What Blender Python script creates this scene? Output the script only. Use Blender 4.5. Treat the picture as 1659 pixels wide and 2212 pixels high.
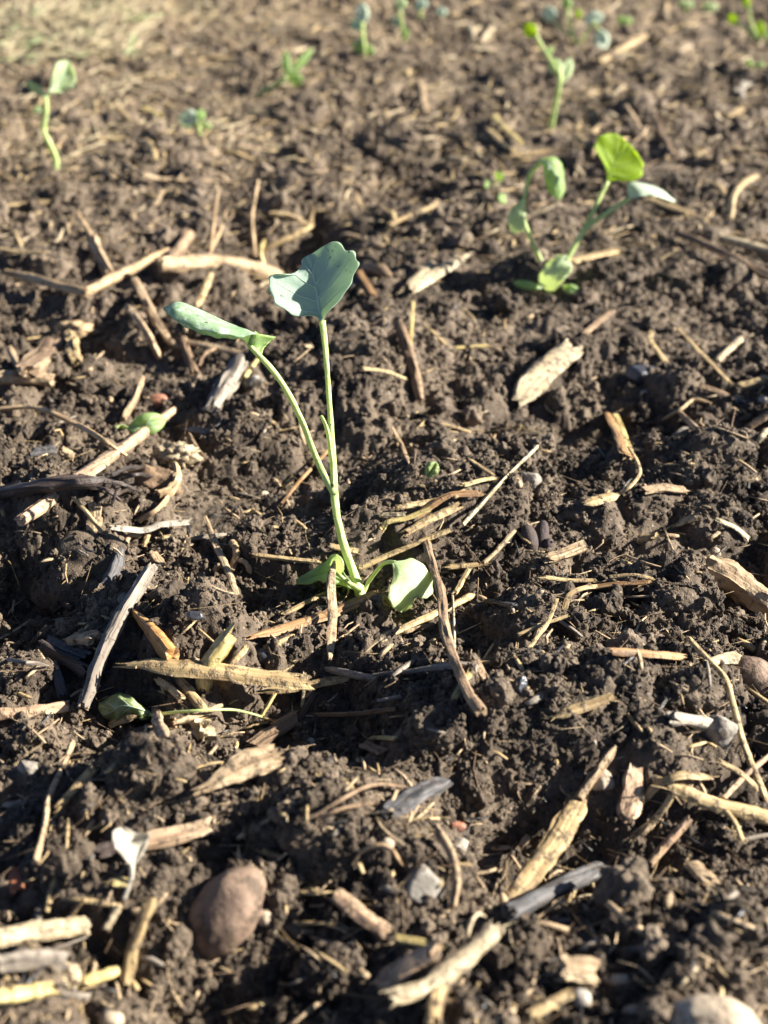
import bpy, bmesh, math, random
import numpy as np
from mathutils import Vector, Matrix, noise as mnoise

for o in list(bpy.data.objects):
    bpy.data.objects.remove(o, do_unlink=True)
scene = bpy.context.scene
COL = scene.collection
random.seed(7)
rng = np.random.default_rng(7)
R = math.radians

# ------------------------------------------------------------------ camera
CAM_H = 0.204                      # phone held about 20 cm above the soil
PITCH = R(31.0)                    # looking down 31 degrees
FPX = 2900.0                       # focal length in units of the 1659 x 2212 working grid
cam_d = bpy.data.cameras.new('camera')
cam = bpy.data.objects.new('camera', cam_d)
COL.objects.link(cam)
cam.location = (0, 0, CAM_H)
cam.rotation_euler = (math.pi / 2 - PITCH, 0, 0)
cam_d.sensor_fit = 'VERTICAL'
cam_d.sensor_height = 36.0
cam_d.sensor_width = 27.0
cam_d.lens = FPX / 2212.0 * 36.0
cam_d.clip_start = 0.01
cam_d.clip_end = 500
cam_d.dof.use_dof = True
cam_d.dof.focus_distance = 0.362
cam_d.dof.aperture_fstop = cam_d.lens / 3.3     # a 3.3 mm wide aperture
scene.camera = cam
scene.render.resolution_x = 768
scene.render.resolution_y = 1024

# ------------------------------------------------------------------ sky and sun
SUN_EL = R(26)
SUN_AZ = R(86)                     # clockwise from +Y (straight ahead): from the right, a little ahead
world = bpy.data.worlds.new('World')
scene.world = world
world.use_nodes = True
wn = world.node_tree
wn.nodes.clear()
sky = wn.nodes.new('ShaderNodeTexSky')
sky.sky_type = 'NISHITA'
sky.sun_disc = False
sky.air_density = 0.35
sky.dust_density = 0.2
sky.sun_elevation = SUN_EL
sky.sun_rotation = SUN_AZ
bg = wn.nodes.new('ShaderNodeBackground')
bg.inputs['Strength'].default_value = 0.06
wo = wn.nodes.new('ShaderNodeOutputWorld')
wn.links.new(sky.outputs[0], bg.inputs[0])
wn.links.new(bg.outputs[0], wo.inputs[0])
sun_d = bpy.data.lights.new('sun', 'SUN')
sun_d.energy = 5.0
sun_d.angle = R(0.55)
sun_d.color = (1.0, 0.93, 0.82)
sun = bpy.data.objects.new('sun', sun_d)
COL.objects.link(sun)
TO_SUN = Vector((math.sin(SUN_AZ) * math.cos(SUN_EL), math.cos(SUN_AZ) * math.cos(SUN_EL), math.sin(SUN_EL)))
sun.rotation_euler = TO_SUN.to_track_quat('Z', 'Y').to_euler()
sun.location = TO_SUN * 3

scene.view_settings.view_transform = 'Standard'
scene.view_settings.look = 'None'
scene.view_settings.gamma = 1
scene.view_settings.use_curve_mapping = False
scene.view_settings.exposure = 1.85

# ------------------------------------------------------------------ numeric noise
def _hash(ix, iy, k):
    v = ix.astype(np.int32).view(np.uint32) * np.uint32(374761393) + iy.astype(np.int32).view(np.uint32) * np.uint32(668265263) + np.uint32((k * 974634347) & 0xFFFFFFFF)
    v = (v ^ (v >> np.uint32(13))) * np.uint32(1274126177)
    v = (v ^ (v >> np.uint32(16))) * np.uint32(2246822519)
    return v ^ (v >> np.uint32(15))

def _h(ix, iy, k):
    return (_hash(ix, iy, k) & np.uint32(0xFFFFFF)) / np.float64(0xFFFFFF)

def vnoise(x, y, k):
    ix = np.floor(x); iy = np.floor(y)
    fx = x - ix; fy = y - iy
    fx = fx * fx * (3 - 2 * fx); fy = fy * fy * (3 - 2 * fy)
    a = _h(ix, iy, k); b = _h(ix + 1, iy, k); c = _h(ix, iy + 1, k); d = _h(ix + 1, iy + 1, k)
    return (a + (b - a) * fx) * (1 - fy) + (c + (d - c) * fx) * fy - 0.5

def caps(x, y, c, k, prob):
    """height of half-buried lumps, one at most in each cell of size c (in units of c)"""
    u = x / c; v = y / c
    iu = np.floor(u); iv = np.floor(v)
    best = np.zeros_like(u)
    for du in (-1, 0, 1):
        for dv in (-1, 0, 1):
            ju = iu + du; jv = iv + dv
            g1 = _hash(ju, jv, k); g2 = _hash(ju, jv, k + 1)
            f = lambda g, sh: ((g >> np.uint32(sh)) & np.uint32(1023)) / 1023.0
            on = f(g1, 20) < prob
            cx = ju + 0.15 + 0.7 * f(g1, 0); cy = jv + 0.15 + 0.7 * f(g1, 10)
            r = 0.28 + 0.5 * f(g2, 0)
            q = 0.75 + 0.5 * f(g2, 10)
            d2 = ((u - cx) * q) ** 2 + ((v - cy) / q) ** 2
            hgt = np.where(on, np.sqrt(np.maximum(0, r * r - d2)), 0)
            best = np.maximum(best, hgt)
    return best * c

FEAT = []                         # mounds and hollows: x, y, height, radius

def soil_mask(x, y):
    """1 where the soil is loose and crumbly, 0 where it is caked smooth"""
    return np.clip(.42 + 3.4 * vnoise(x / 0.042, y / 0.042, 71) + 1.4 * vnoise(x / .016, y / .016, 72), 0, 1)

def soil_h(x, y, fine=True):
    x = np.asarray(x, float); y = np.asarray(y, float)
    wx = x + 0.006 * vnoise(x / 0.014, y / 0.014, 11) + 0.002 * vnoise(x / 0.004, y / 0.004, 12)
    wy = y + 0.006 * vnoise(x / 0.014, y / 0.014, 13) + 0.002 * vnoise(x / 0.004, y / 0.004, 14)
    h = 0.018 * vnoise(x / 0.13, y / 0.13, 1) + 0.012 * vnoise(x / 0.052, y / 0.052, 2) + 0.005 * vnoise(x / 0.022, y / 0.022, 3)
    wx = wx + .0016 * vnoise(x / .0022, y / .0022, 15); wy = wy + .0016 * vnoise(x / .0022, y / .0022, 16)
    big = caps(wx, wy, 0.036, 20, 0.15)
    h = h + 0.55 * np.minimum(big, .007 + .25 * big) + 0.55 * caps(wx, wy, 0.015, 30, 0.32) 
    mk = soil_mask(x, y)
    h = h + 0.70 * mk * caps(wx, wy, 0.0060, 40, 0.62)
    if fine:
        h = h + (.06 + .62 * mk) * caps(wx, wy, 0.0027, 50, 0.7) + (.22 + .2 * mk) * caps(x, y, 0.0013, 60, 0.8)
        h = h + .0016 * vnoise(x / .0031, y / .0031, 81) + .0011 * vnoise(x / .0016, y / .0016, 82) + .0007 * vnoise(x / .0009, y / .0009, 83)
    h = h * (1 - .42 * np.clip((y - .45) / .5, 0, 1))
    for fx, fy, fh, fr in FEAT:
        h = h + fh * np.exp(-(((x - fx) ** 2 + (y - fy) ** 2) / (fr * fr)))
    return h - 0.008

# ------------------------------------------------------------------ where a spot of the photo lies in the bed
FWD = np.array([0, math.cos(PITCH), -math.sin(PITCH)])
UPV = np.array([0, math.sin(PITCH), math.cos(PITCH)])
RGT = np.array([1.0, 0, 0])
EYE = np.array([0, 0, CAM_H])

def ray(px, py):
    return FWD + RGT * ((px - 829.5) / FPX) + UPV * ((1106 - py) / FPX)

def flat(px, py, z=0.0):
    d = ray(px, py)
    return EYE + d * ((z - CAM_H) / d[2])

_T = np.geomspace(0.12, 3.2, 500)
LUT = {}
OBST = []                         # clods already standing on the bed: x, y, z, rx, ry, rz
def make_lut():
    s = np.linspace(-.6, .6, 640); ly = np.linspace(math.log(.13), math.log(3.4), 900)
    S, LY = np.meshgrid(s, ly)
    Y = np.exp(LY)
    LUT['h'] = soil_h(S * Y, Y - .12, False)
    LUT['s'] = (s[0], s[1] - s[0]); LUT['y'] = (ly[0], ly[1] - ly[0])

def top_h(x, y):
    """height of the soil with its clods, without the finest crumbs"""
    x = np.asarray(x, float); y = np.asarray(y, float)
    Y = np.maximum(y + .12, .131)
    h = LUT['h']
    u = np.clip((x / Y - LUT['s'][0]) / LUT['s'][1], 0, h.shape[1] - 1.001)
    v = np.clip((np.log(Y) - LUT['y'][0]) / LUT['y'][1], 0, h.shape[0] - 1.001)
    i = u.astype(int); j = v.astype(int); fu = u - i; fv = v - j
    z = (h[j, i] * (1 - fu) + h[j, i + 1] * fu) * (1 - fv) + (h[j + 1, i] * (1 - fu) + h[j + 1, i + 1] * fu) * fv
    for (ox, oy, oz, rx, ry, rz) in OBST:
        d2 = ((x - ox) / rx) ** 2 + ((y - oy) / ry) ** 2
        z = np.where(d2 < 1, np.maximum(z, oz + rz * np.sqrt(np.maximum(0, 1 - d2))), z)
    return z

def depth_at(px, py, lift=0.0):
    d = ray(px, py)
    P = EYE[None] + d[None] * _T[:, None]
    g = P[:, 2] - top_h(P[:, 0], P[:, 1]) - lift
    i = np.argmax(g < 0) if (g < 0).any() else len(_T) - 1
    if i == 0: return _T[0]
    a = g[i - 1] / (g[i - 1] - g[i] + 1e-12)
    return _T[i - 1] + (_T[i] - _T[i - 1]) * min(max(a, 0), 1)

def at(px, py, z):
    return EYE + ray(px, py) * z

for (px, py, fh, fr) in [
    (215, 1270, .006, .022), (60, 1215, -.012, .020), (420, 1330, .007, .02), (600, 1560, -.010, .03),
    (560, 1250, -.006, .018), (330, 1700, .012, .026), (1010, 1320, -.007, .028), (1180, 1300, .008, .022),
    (1280, 1330, .006, .016), (760, 1600, -.008, .026), (980, 1600, .012, .022), (1450, 1310, .012, .022), (1330, 1360, -.010, .018),
    (1500, 980, .014, .030), (1310, 830, -.016, .025), (1100, 930, .008, .03), (1050, 760, -.010, .04),
    (620, 470, -.016, .035), (650, 390, .012, .030), (860, 720, .010, .03), (740, 760, .012, .028), (640, 960, -.004, .03),
    (880, 340, -.012, .035), (420, 880, -.010, .022), (150, 740, .008, .02), (80, 700, -.012, .025),
    (1290, 1560, .010, .022), (1080, 1750, -.014, .024), (1150, 1500, .004, .02), (700, 1750, .010, .02), (560, 1880, -.004, .015),
    (640, 2090, -.014, .022), (160, 1500, -.006, .02), (1490, 1480, .010, .018), (1400, 1420, -.004, .012), (1330, 1790, -.010, .018),
    (1500, 1950, .008, .02), (340, 2130, -.010, .018), (1250, 1010, -.006, .02), (780, 1130, .004, .016)]:
    p = flat(px, py)
    FEAT.append((p[0], p[1], fh, fr))

make_lut()

# ------------------------------------------------------------------ materials
def mat_base(name):
    m = bpy.data.materials.new(name)
    m.use_nodes = True
    nt = m.node_tree
    nt.nodes.clear()
    out = nt.nodes.new('ShaderNodeOutputMaterial')
    return m, nt, out

class N:
    def __init__(s, nt): s.nt = nt
    def new(s, t, **kw):
        n = s.nt.nodes.new(t)
        for k, v in kw.items():
            if k.startswith('_'): n.inputs[k[1:].replace('_', ' ')].default_value = v
            else: setattr(n, k, v)
        return n
    def link(s, a, b): s.nt.links.new(a, b)
    def noise(s, vec, scale, detail=3, rough=.6):
        n = s.new('ShaderNodeTexNoise')
        n.inputs['Scale'].default_value = scale; n.inputs['Detail'].default_value = detail; n.inputs['Roughness'].default_value = rough
        if vec is not None: s.link(vec, n.inputs['Vector'])
        return n.outputs['Fac']
    def ramp(s, fac, stops):
        n = s.new('ShaderNodeValToRGB')
        cr = n.color_ramp
        while len(cr.elements) < len(stops): cr.elements.new(.5)
        for e, (p, c) in zip(cr.elements, stops):
            e.position = p; e.color = (*c, 1) if len(c) == 3 else c
        s.link(fac, n.inputs[0])
        return n.outputs[0]
    def mix(s, fac, a, b, mode='MIX'):
        n = s.new('ShaderNodeMix', data_type='RGBA', blend_type=mode)
        for sock, v in ((n.inputs[0], fac), (n.inputs[6], a), (n.inputs[7], b)):
            if isinstance(v, (int, float)): sock.default_value = v
            elif isinstance(v, tuple): sock.default_value = (*v, 1)
            else: s.link(v, sock)
        return n.outputs[2]
    def math(s, op, a, b=0.0):
        n = s.new('ShaderNodeMath', operation=op)
        for sock, v in ((n.inputs[0], a), (n.inputs[1], b)):
            if isinstance(v, (int, float)): sock.default_value = v
            else: s.link(v, sock)
        return n.outputs[0]
    def bump(s, h, strength, dist, normal=None):
        n = s.new('ShaderNodeBump')
        n.inputs['Strength'].default_value = strength; n.inputs['Distance'].default_value = dist
        s.link(h, n.inputs['Height'])
        if normal is not None: s.link(normal, n.inputs['Normal'])
        return n.outputs[0]

g3 = lambda v: (v, v, v)

def soil_mat(name, gain=1.0, scale=1.0, crumb=False):
    m, nt, out = mat_base(name)
    n = N(nt)
    pos = n.new('ShaderNodeNewGeometry').outputs['Position']
    big = n.noise(pos, 45, 3)
    med = n.noise(pos, 260, 4, .65)
    fin = n.noise(pos, 1500, 3, .7)
    v = n.math('ADD', n.math('MULTIPLY', big, .55), n.math('ADD', n.math('MULTIPLY', med, .32), n.math('MULTIPLY', fin, .25)))
    if crumb:
        rnd = n.new('ShaderNodeObjectInfo').outputs['Random']
        v = n.math('ADD', v, n.math('MULTIPLY', n.math('SUBTRACT', rnd, .5), .22))
    c = lambda a, b, d: (a * gain * .90, b * gain * .90, d * gain * .88)
    col = n.ramp(v, [(.37, c(.030, .022, .0155)), (.49, c(.078, .058, .041)), (.60, c(.155, .118, .085)), (.74, c(.280, .218, .160))])
    # pale mineral grains and dark humus specks
    sp = n.noise(pos, 900, 1, .5)
    col = n.mix(n.ramp(sp, [(.71, g3(0)), (.76, g3(1))]), col, c(.34, .28, .20))
    dk = n.noise(pos, 420, 2, .5)
    col = n.mix(n.ramp(dk, [(.24, g3(1)), (.33, g3(0))]), col, c(.022, .017, .014))
    # farther out the bed is mixed paler and tan, dusted with chaff
    sep = n.new('ShaderNodeSeparateXYZ'); n.link(pos, sep.inputs[0])
    dry = n.new('ShaderNodeMapRange'); dry.inputs[1].default_value = .62; dry.inputs[2].default_value = 1.15
    n.link(n.math('SUBTRACT', sep.outputs[1], n.math('MULTIPLY', sep.outputs[0], .35)), dry.inputs[0])
    col = n.mix(n.math('MULTIPLY', n.math('MULTIPLY', dry.outputs[0], .75), n.ramp(n.noise(pos, 38, 4, .65), [(.36, g3(.15)), (.6, g3(1))])), col, c(.30, .225, .145))
    # nearer the camera the soil colour is multiplied darker, in patches
    near_dark = n.new('ShaderNodeMapRange'); near_dark.inputs[1].default_value = .30; near_dark.inputs[2].default_value = .72
    near_dark.inputs[3].default_value = 1.0; near_dark.inputs[4].default_value = 0.0
    n.link(n.math('ADD', sep.outputs[1], n.math('MULTIPLY', n.math('SUBTRACT', n.noise(pos, 16, 3), .5), .5)), near_dark.inputs[0])
    col = n.mix(n.math('MULTIPLY', near_dark.outputs[0], .5), col, n.mix(1.0, col, (.52, .50, .47), 'MULTIPLY'))
    b = n.new('ShaderNodeBsdfPrincipled')
    n.link(col, b.inputs['Base Color'])
    wet = n.noise(pos, 700, 2, .5)
    n.link(n.ramp(wet, [(.25, g3(.38)), (.45, g3(.9))]), b.inputs['Roughness'])
    b.inputs['Specular IOR Level'].default_value = .38
    hgt = n.math('ADD', n.math('MULTIPLY', n.noise(pos, 900, 3, .65), .7), n.math('MULTIPLY', n.noise(pos, 2600, 2, .6), .4))
    n.link(n.bump(hgt, .85, .0011), b.inputs['Normal'])
    n.link(b.outputs[0], out.inputs[0])
    return m

def fibre_mat(name, c1, c2, dark=(.05, .035, .02), dirt=.35, rough=.62, fib=1.0, spec=.35, warts=0.0, tint=(1, 1, 1)):
    """straw, wood, bark: grain runs along V of the UV map (u, v in metres)"""
    m, nt, out = mat_base(name)
    n = N(nt)
    uv = n.new('ShaderNodeUVMap').outputs[0]
    mp = n.new('ShaderNodeMapping'); mp.inputs['Scale'].default_value = (1500, 45, 1)
    n.link(uv, mp.inputs['Vector'])
    rnd = n.new('ShaderNodeObjectInfo').outputs['Random']
    off = n.new('ShaderNodeCombineXYZ'); n.link(n.math('MULTIPLY', rnd, 90), off.inputs[0]); n.link(n.math('MULTIPLY', rnd, 37), off.inputs[2])
    n.link(off.outputs[0], mp.inputs['Location'])
    g = n.noise(mp.outputs[0], 1.0, 3, .6)
    mp2 = n.new('ShaderNodeMapping'); mp2.inputs['Scale'].default_value = (480, 40, 1)
    n.link(uv, mp2.inputs['Vector']); n.link(off.outputs[0], mp2.inputs['Location'])
    gb = n.noise(mp2.outputs[0], 1.0, 2, .5)
    pos = n.new('ShaderNodeNewGeometry').outputs['Position']
    pat = n.noise(pos, 130, 3, .6)
    v = n.math('ADD', n.math('MULTIPLY', g, .55), n.math('MULTIPLY', gb, .45))
    col = n.ramp(v, [(.35, dark), (.445, c2), (.55, c1), (.66, tuple(min(.9, x * 1.25) for x in c1))])
    col = n.mix(n.math('MULTIPLY', n.ramp(pat, [(.42, g3(0)), (.68, g3(1))]), .55), col, c2)
    # soil smeared on it
    dn = n.noise(pos, 420, 4, .7)
    dm = n.ramp(dn, [(.60 - .22 * dirt, g3(0)), (.74 - .2 * dirt, g3(1))])
    dcol = n.mix(n.noise(pos, 1200, 2), (.035, .025, .017), (.11, .082, .056))
    col = n.mix(n.math('MULTIPLY', dm, min(1, .35 + dirt)), col, dcol)
    b = n.new('ShaderNodeBsdfPrincipled')
    n.link(col, b.inputs['Base Color'])
    b.inputs['Roughness'].default_value = rough
    b.inputs['Specular IOR Level'].default_value = spec
    hh = n.math('ADD', n.math('MULTIPLY', v, fib), n.math('MULTIPLY', dm, .5))
    if warts: hh = n.math('ADD', hh, n.math('MULTIPLY', n.noise(pos, 800, 3), warts))
    n.link(n.bump(hh, .7, .0006), b.inputs['Normal'])
    n.link(b.outputs[0], out.inputs[0])
    return m

def stone_mat(name, c1, c2, rough=.6, dirt=.3, spec=.4):
    m, nt, out = mat_base(name)
    n = N(nt)
    pos = n.new('ShaderNodeNewGeometry').outputs['Position']
    col = n.ramp(n.noise(pos, 190, 4, .6), [(.32, c2), (.66, c1)])
    col = n.mix(n.ramp(n.noise(pos, 1300, 2), [(.62, g3(0)), (.72, g3(.6))]), col, tuple(x * .45 for x in c2))
    dm = n.ramp(n.noise(pos, 260, 5, .7), [(.62 - .22 * dirt, g3(0)), (.72 - .18 * dirt, g3(1))])
    col = n.mix(n.math('MULTIPLY', dm, .85), col, (.075, .055, .038))
    b = n.new('ShaderNodeBsdfPrincipled')
    n.link(col, b.inputs['Base Color'])
    b.inputs['Roughness'].default_value = rough
    b.inputs['Specular IOR Level'].default_value = spec
    n.link(n.bump(n.math('ADD', n.noise(pos, 900, 4, .6), n.math('MULTIPLY', dm, .6)), .5, .0006), b.inputs['Normal'])
    n.link(b.outputs[0], out.inputs[0])
    return m

def leaf_mat(name, c1, c2, trans, tmix=.45, bloom=.3, spots=.25, rough=.5, bs=700):
    m, nt, out = mat_base(name)
    n = N(nt)
    pos = n.new('ShaderNodeNewGeometry').outputs['Position']
    col = n.ramp(n.noise(pos, 130, 4, .6), [(.35, c2), (.65, c1)])
    bl = n.ramp(n.noise(pos, bs, 4, .75), [(.49, g3(0)), (.60, g3(1))])
    col = n.mix(n.math('MULTIPLY', bl, bloom), col, (.62, .72, .62))
    sp = n.ramp(n.noise(pos, 520, 3, .6), [(.63, g3(0)), (.68, g3(1))])
    sm = n.ramp(n.noise(pos, 75, 2, .6), [(.50, g3(0)), (.62, g3(1))])
    dirt = n.math('MULTIPLY', n.math('MULTIPLY', sp, sm), spots * 3)
    col = n.mix(dirt, col, (.06, .048, .03))
    b = n.new('ShaderNodeBsdfPrincipled')
    n.link(col, b.inputs['Base Color'])
    b.inputs['Roughness'].default_value = rough
    b.inputs['Specular IOR Level'].default_value = .35
    bn = n.bump(n.math('ADD', n.noise(pos, 1500, 3, .6), n.math('MULTIPLY', n.noise(pos, 260, 3), 1.5)), .35, .0005)
    n.link(bn, b.inputs['Normal'])
    t = n.new('ShaderNodeBsdfTranslucent')
    n.link(n.mix(dirt, trans, (.05, .04, .02)), t.inputs['Color'])
    mx = n.new('ShaderNodeMixShader'); mx.inputs[0].default_value = tmix
    n.link(b.outputs[0], mx.inputs[1]); n.link(t.outputs[0], mx.inputs[2])
    n.link(mx.outputs[0], out.inputs[0])
    return m

M = {}
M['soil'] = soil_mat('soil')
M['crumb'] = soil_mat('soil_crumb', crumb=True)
M['straw'] = fibre_mat('straw_tan', (.47, .355, .18), (.30, .21, .10), (.11, .07, .035), .48)
M['yellow'] = fibre_mat('straw_yellow', (.53, .43, .19), (.38, .29, .11), (.18, .12, .04), .34, .5)
M['pale'] = fibre_mat('straw_pale', (.46, .385, .25), (.32, .25, .15), (.14, .10, .055), .48)
M['grass'] = fibre_mat('grass_dry', (.47, .405, .26), (.34, .28, .17), (.18, .14, .08), .25)
M['white'] = fibre_mat('fibre_bleached', (.40, .36, .29), (.30, .265, .21), (.16, .13, .1), .35)
M['brown'] = fibre_mat('straw_brown', (.36, .22, .10), (.22, .12, .05), (.07, .04, .02), .3)
M['orange'] = fibre_mat('husk_orange', (.52, .29, .11), (.36, .18, .06), (.18, .09, .03), .3, .5)
M['wood'] = fibre_mat('wood_tan', (.45, .34, .21), (.29, .20, .115), (.09, .06, .035), .45, .75, 1.5)
M['pink'] = fibre_mat('wood_pinkish', (.50, .36, .23), (.34, .22, .135), (.13, .08, .05), .45, .7, 1.3)
M['grey'] = fibre_mat('wood_grey', (.29, .25, .20), (.15, .125, .10), (.04, .033, .028), .25, .75, 1.6, warts=.4)
M['bark'] = fibre_mat('bark_brown', (.30, .21, .13), (.17, .11, .065), (.05, .033, .02), .35, .8, 1.8, warts=.6)
M['dark'] = fibre_mat('bark_dark', (.075, .055, .048), (.035, .026, .022), (.012, .01, .009), .25, .55, 1.4, warts=.5)
M['coal'] = fibre_mat('charcoal', (.035, .034, .036), (.016, .016, .017), (.006, .006, .006), .12, .42, 1.6, spec=.6, warts=.8)
M['ash'] = fibre_mat('charred_grey', (.115, .11, .11), (.045, .044, .046), (.014, .014, .014), .35, .6, 1.6, spec=.5, warts=.6)
M['root'] = fibre_mat('root_tan', (.45, .33, .19), (.31, .21, .115), (.15, .09, .04), .3, .7, .8)
M['rust'] = fibre_mat('fragment_rust', (.38, .14, .07), (.24, .08, .04), (.1, .04, .02), .25)
M['stone_brown'] = stone_mat('stone_brown', (.25, .175, .125), (.165, .112, .08), .7, .62, .25)
M['stone_pale'] = stone_mat('stone_pale', (.46, .38, .28), (.33, .26, .185), .7, .4, .25)
M['stone_grey'] = stone_mat('stone_grey', (.30, .275, .235), (.19, .172, .145), .75, .5, .2)
M['stone_dark'] = stone_mat('stone_dark', (.06, .065, .075), (.03, .03, .035), .28, .15, .6)
M['stone_white'] = stone_mat('stone_white', (.44, .40, .34), (.31, .28, .23), .7, .4, .25)
M['stone_red'] = stone_mat('stone_red', (.36, .17, .10), (.22, .09, .06), .5, .2)
M['seed'] = stone_mat('seed_purple', (.085, .066, .064), (.046, .036, .036), .7, .5, .2)
M['leaf_blue'] = leaf_mat('leaf_blue_green', (.49, .61, .53), (.42, .55, .46), (.58, .72, .40), .42, .22, .28, .42)
M['leaf_pale'] = leaf_mat('leaf_pale_green', (.58, .67, .46), (.49, .61, .36), (.78, .86, .45), .58, .4, .22)
M['leaf_dull'] = leaf_mat('leaf_wilted', (.33, .39, .16), (.22, .29, .09), (.42, .5, .14), .35, .3, .7, .45, 300)
M['leaf_sky'] = leaf_mat('leaf_blue_white', (.64, .71, .60), (.57, .66, .53), (.66, .75, .5), .45, .4, .15)
M['leaf_bloom'] = leaf_mat('leaf_powdery', (.33, .47, .30), (.26, .41, .22), (.5, .66, .25), .34, .8, .25, .5, 420)
M['vein_lime'] = leaf_mat('vein_lime', (.30, .40, .08), (.25, .36, .06), (.48, .62, .08), .5, .05, .1)
M['leaf_lime'] = leaf_mat('leaf_lime', (.38, .48, .09), (.32, .43, .06), (.76, .92, .10), .8, .05, .1)
M['leaf_mid'] = leaf_mat('leaf_mid_green', (.38, .50, .27), (.29, .42, .18), (.72, .86, .32), .62, .3, .2)
M['leaf_white'] = leaf_mat('leaf_dried', (.52, .48, .40), (.42, .38, .30), (.4, .36, .28), .25, .2, .3)
M['stem'] = leaf_mat('stem_pale_green', (.56, .66, .27), (.48, .60, .20), (.58, .66, .18), .28, .2, .3, .4)
M['vein'] = leaf_mat('vein_pale', (.66, .76, .62), (.58, .70, .55), (.45, .6, .25), .3, .2, .1, .45)

# ------------------------------------------------------------------ object helpers
def tag(o, label=None, cat=None, group=None, kind=None):
    if label: o['label'] = label
    if cat: o['category'] = cat
    if group: o['group'] = group
    if kind: o['kind'] = kind
    return o

def mesh_obj(name, verts, faces, mat, origin=(0, 0, 0), parent=None, uvs=None, smooth=True, sharp=None):
    v = np.asarray(verts, float) - np.asarray(origin, float)[None]
    me = bpy.data.meshes.new(name)
    me.from_pydata(v.tolist(), [], faces)
    if uvs is not None:
        ul = me.uv_layers.new(name='UVMap')
        li = np.empty(len(me.loops), dtype=np.int32)
        me.loops.foreach_get('vertex_index', li)
        ul.data.foreach_set('uv', np.asarray(uvs, float)[li].ravel())
    if smooth:
        me.polygons.foreach_set('use_smooth', np.ones(len(me.polygons), dtype=bool))
    me.materials.append(mat)
    me.update()
    if sharp: me.set_sharp_from_angle(angle=R(sharp))
    o = bpy.data.objects.new(name, me)
    COL.objects.link(o)
    if parent is not None:
        o.parent = parent
    else:
        o.location = origin
    return o

def empty(name, loc):
    o = bpy.data.objects.new(name, None)
    o.empty_display_size = .01
    o.location = loc
    COL.objects.link(o)
    return o

def spline(pts, n):
    """Catmull-Rom through pts (k x d), n samples evenly along the length"""
    p = np.asarray(pts, float)
    if len(p) == 2:
        t = np.linspace(0, 1, n)[:, None]
        return p[0] * (1 - t) + p[1] * t
    q = np.vstack([2 * p[0] - p[1], p, 2 * p[-1] - p[-2]])
    out = []
    for i in range(1, len(q) - 2):
        t = np.linspace(0, 1, 24, endpoint=False)[:, None]
        a, b, c, d = q[i - 1], q[i], q[i + 1], q[i + 2]
        out.append(.5 * ((2 * b) + (-a + c) * t + (2 * a - 5 * b + 4 * c - d) * t ** 2 + (-a + 3 * b - 3 * c + d) * t ** 3))
    out = np.vstack(out + [p[-1:]])
    L = np.concatenate([[0], np.cumsum(np.linalg.norm(np.diff(out, axis=0), axis=1))])
    s = np.linspace(0, L[-1], n)
    return np.stack([np.interp(s, L, out[:, k]) for k in range(out.shape[1])], 1)

def profile(kind, k, rs):
    if kind == 'round':
        a = np.linspace(0, 2 * np.pi, k, endpoint=False)
        r = 1 + .10 * np.sin(2 * a + rs.random() * 6) + .07 * np.sin(3 * a + rs.random() * 6)
        return np.stack([np.cos(a) * r, np.sin(a) * r], 1)
    if kind == 'flat':
        a = np.linspace(0, 2 * np.pi, k, endpoint=False)
        c, s = np.cos(a), np.sin(a)
        return np.stack([np.sign(c) * np.abs(c) ** .55, .30 * np.sign(s) * np.abs(s) ** .6 + .10 * (1 - c * c)], 1)
    if kind == 'blade':
        a = np.linspace(0, 2 * np.pi, k, endpoint=False)
        c, s = np.cos(a), np.sin(a)
        return np.stack([c, .11 * np.sign(s) * np.abs(s) ** .7 + .30 * (1 - c * c)], 1)
    if kind == 'pipe':           # split culm: an arc with a wall
        m = k // 2
        a = np.linspace(R(8), R(172), m)
        o_ = np.stack([np.cos(a), np.sin(a) * .85 - .25], 1)
        i_ = np.stack([np.cos(a[::-1]) * .80, np.sin(a[::-1]) * .66 - .25], 1)
        return np.vstack([o_, i_])
    if kind == 'chunk':
        a = np.linspace(0, 2 * np.pi, k, endpoint=False)
        c, s = np.cos(a), np.sin(a)
        r = .82 + .3 * rs.random(k)
        return np.stack([np.sign(c) * np.abs(c) ** .45 * r, .55 * np.sign(s) * np.abs(s) ** .5 * r], 1)

FOOT = []                         # (xy samples, half width) of everything that lies on the soil

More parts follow.
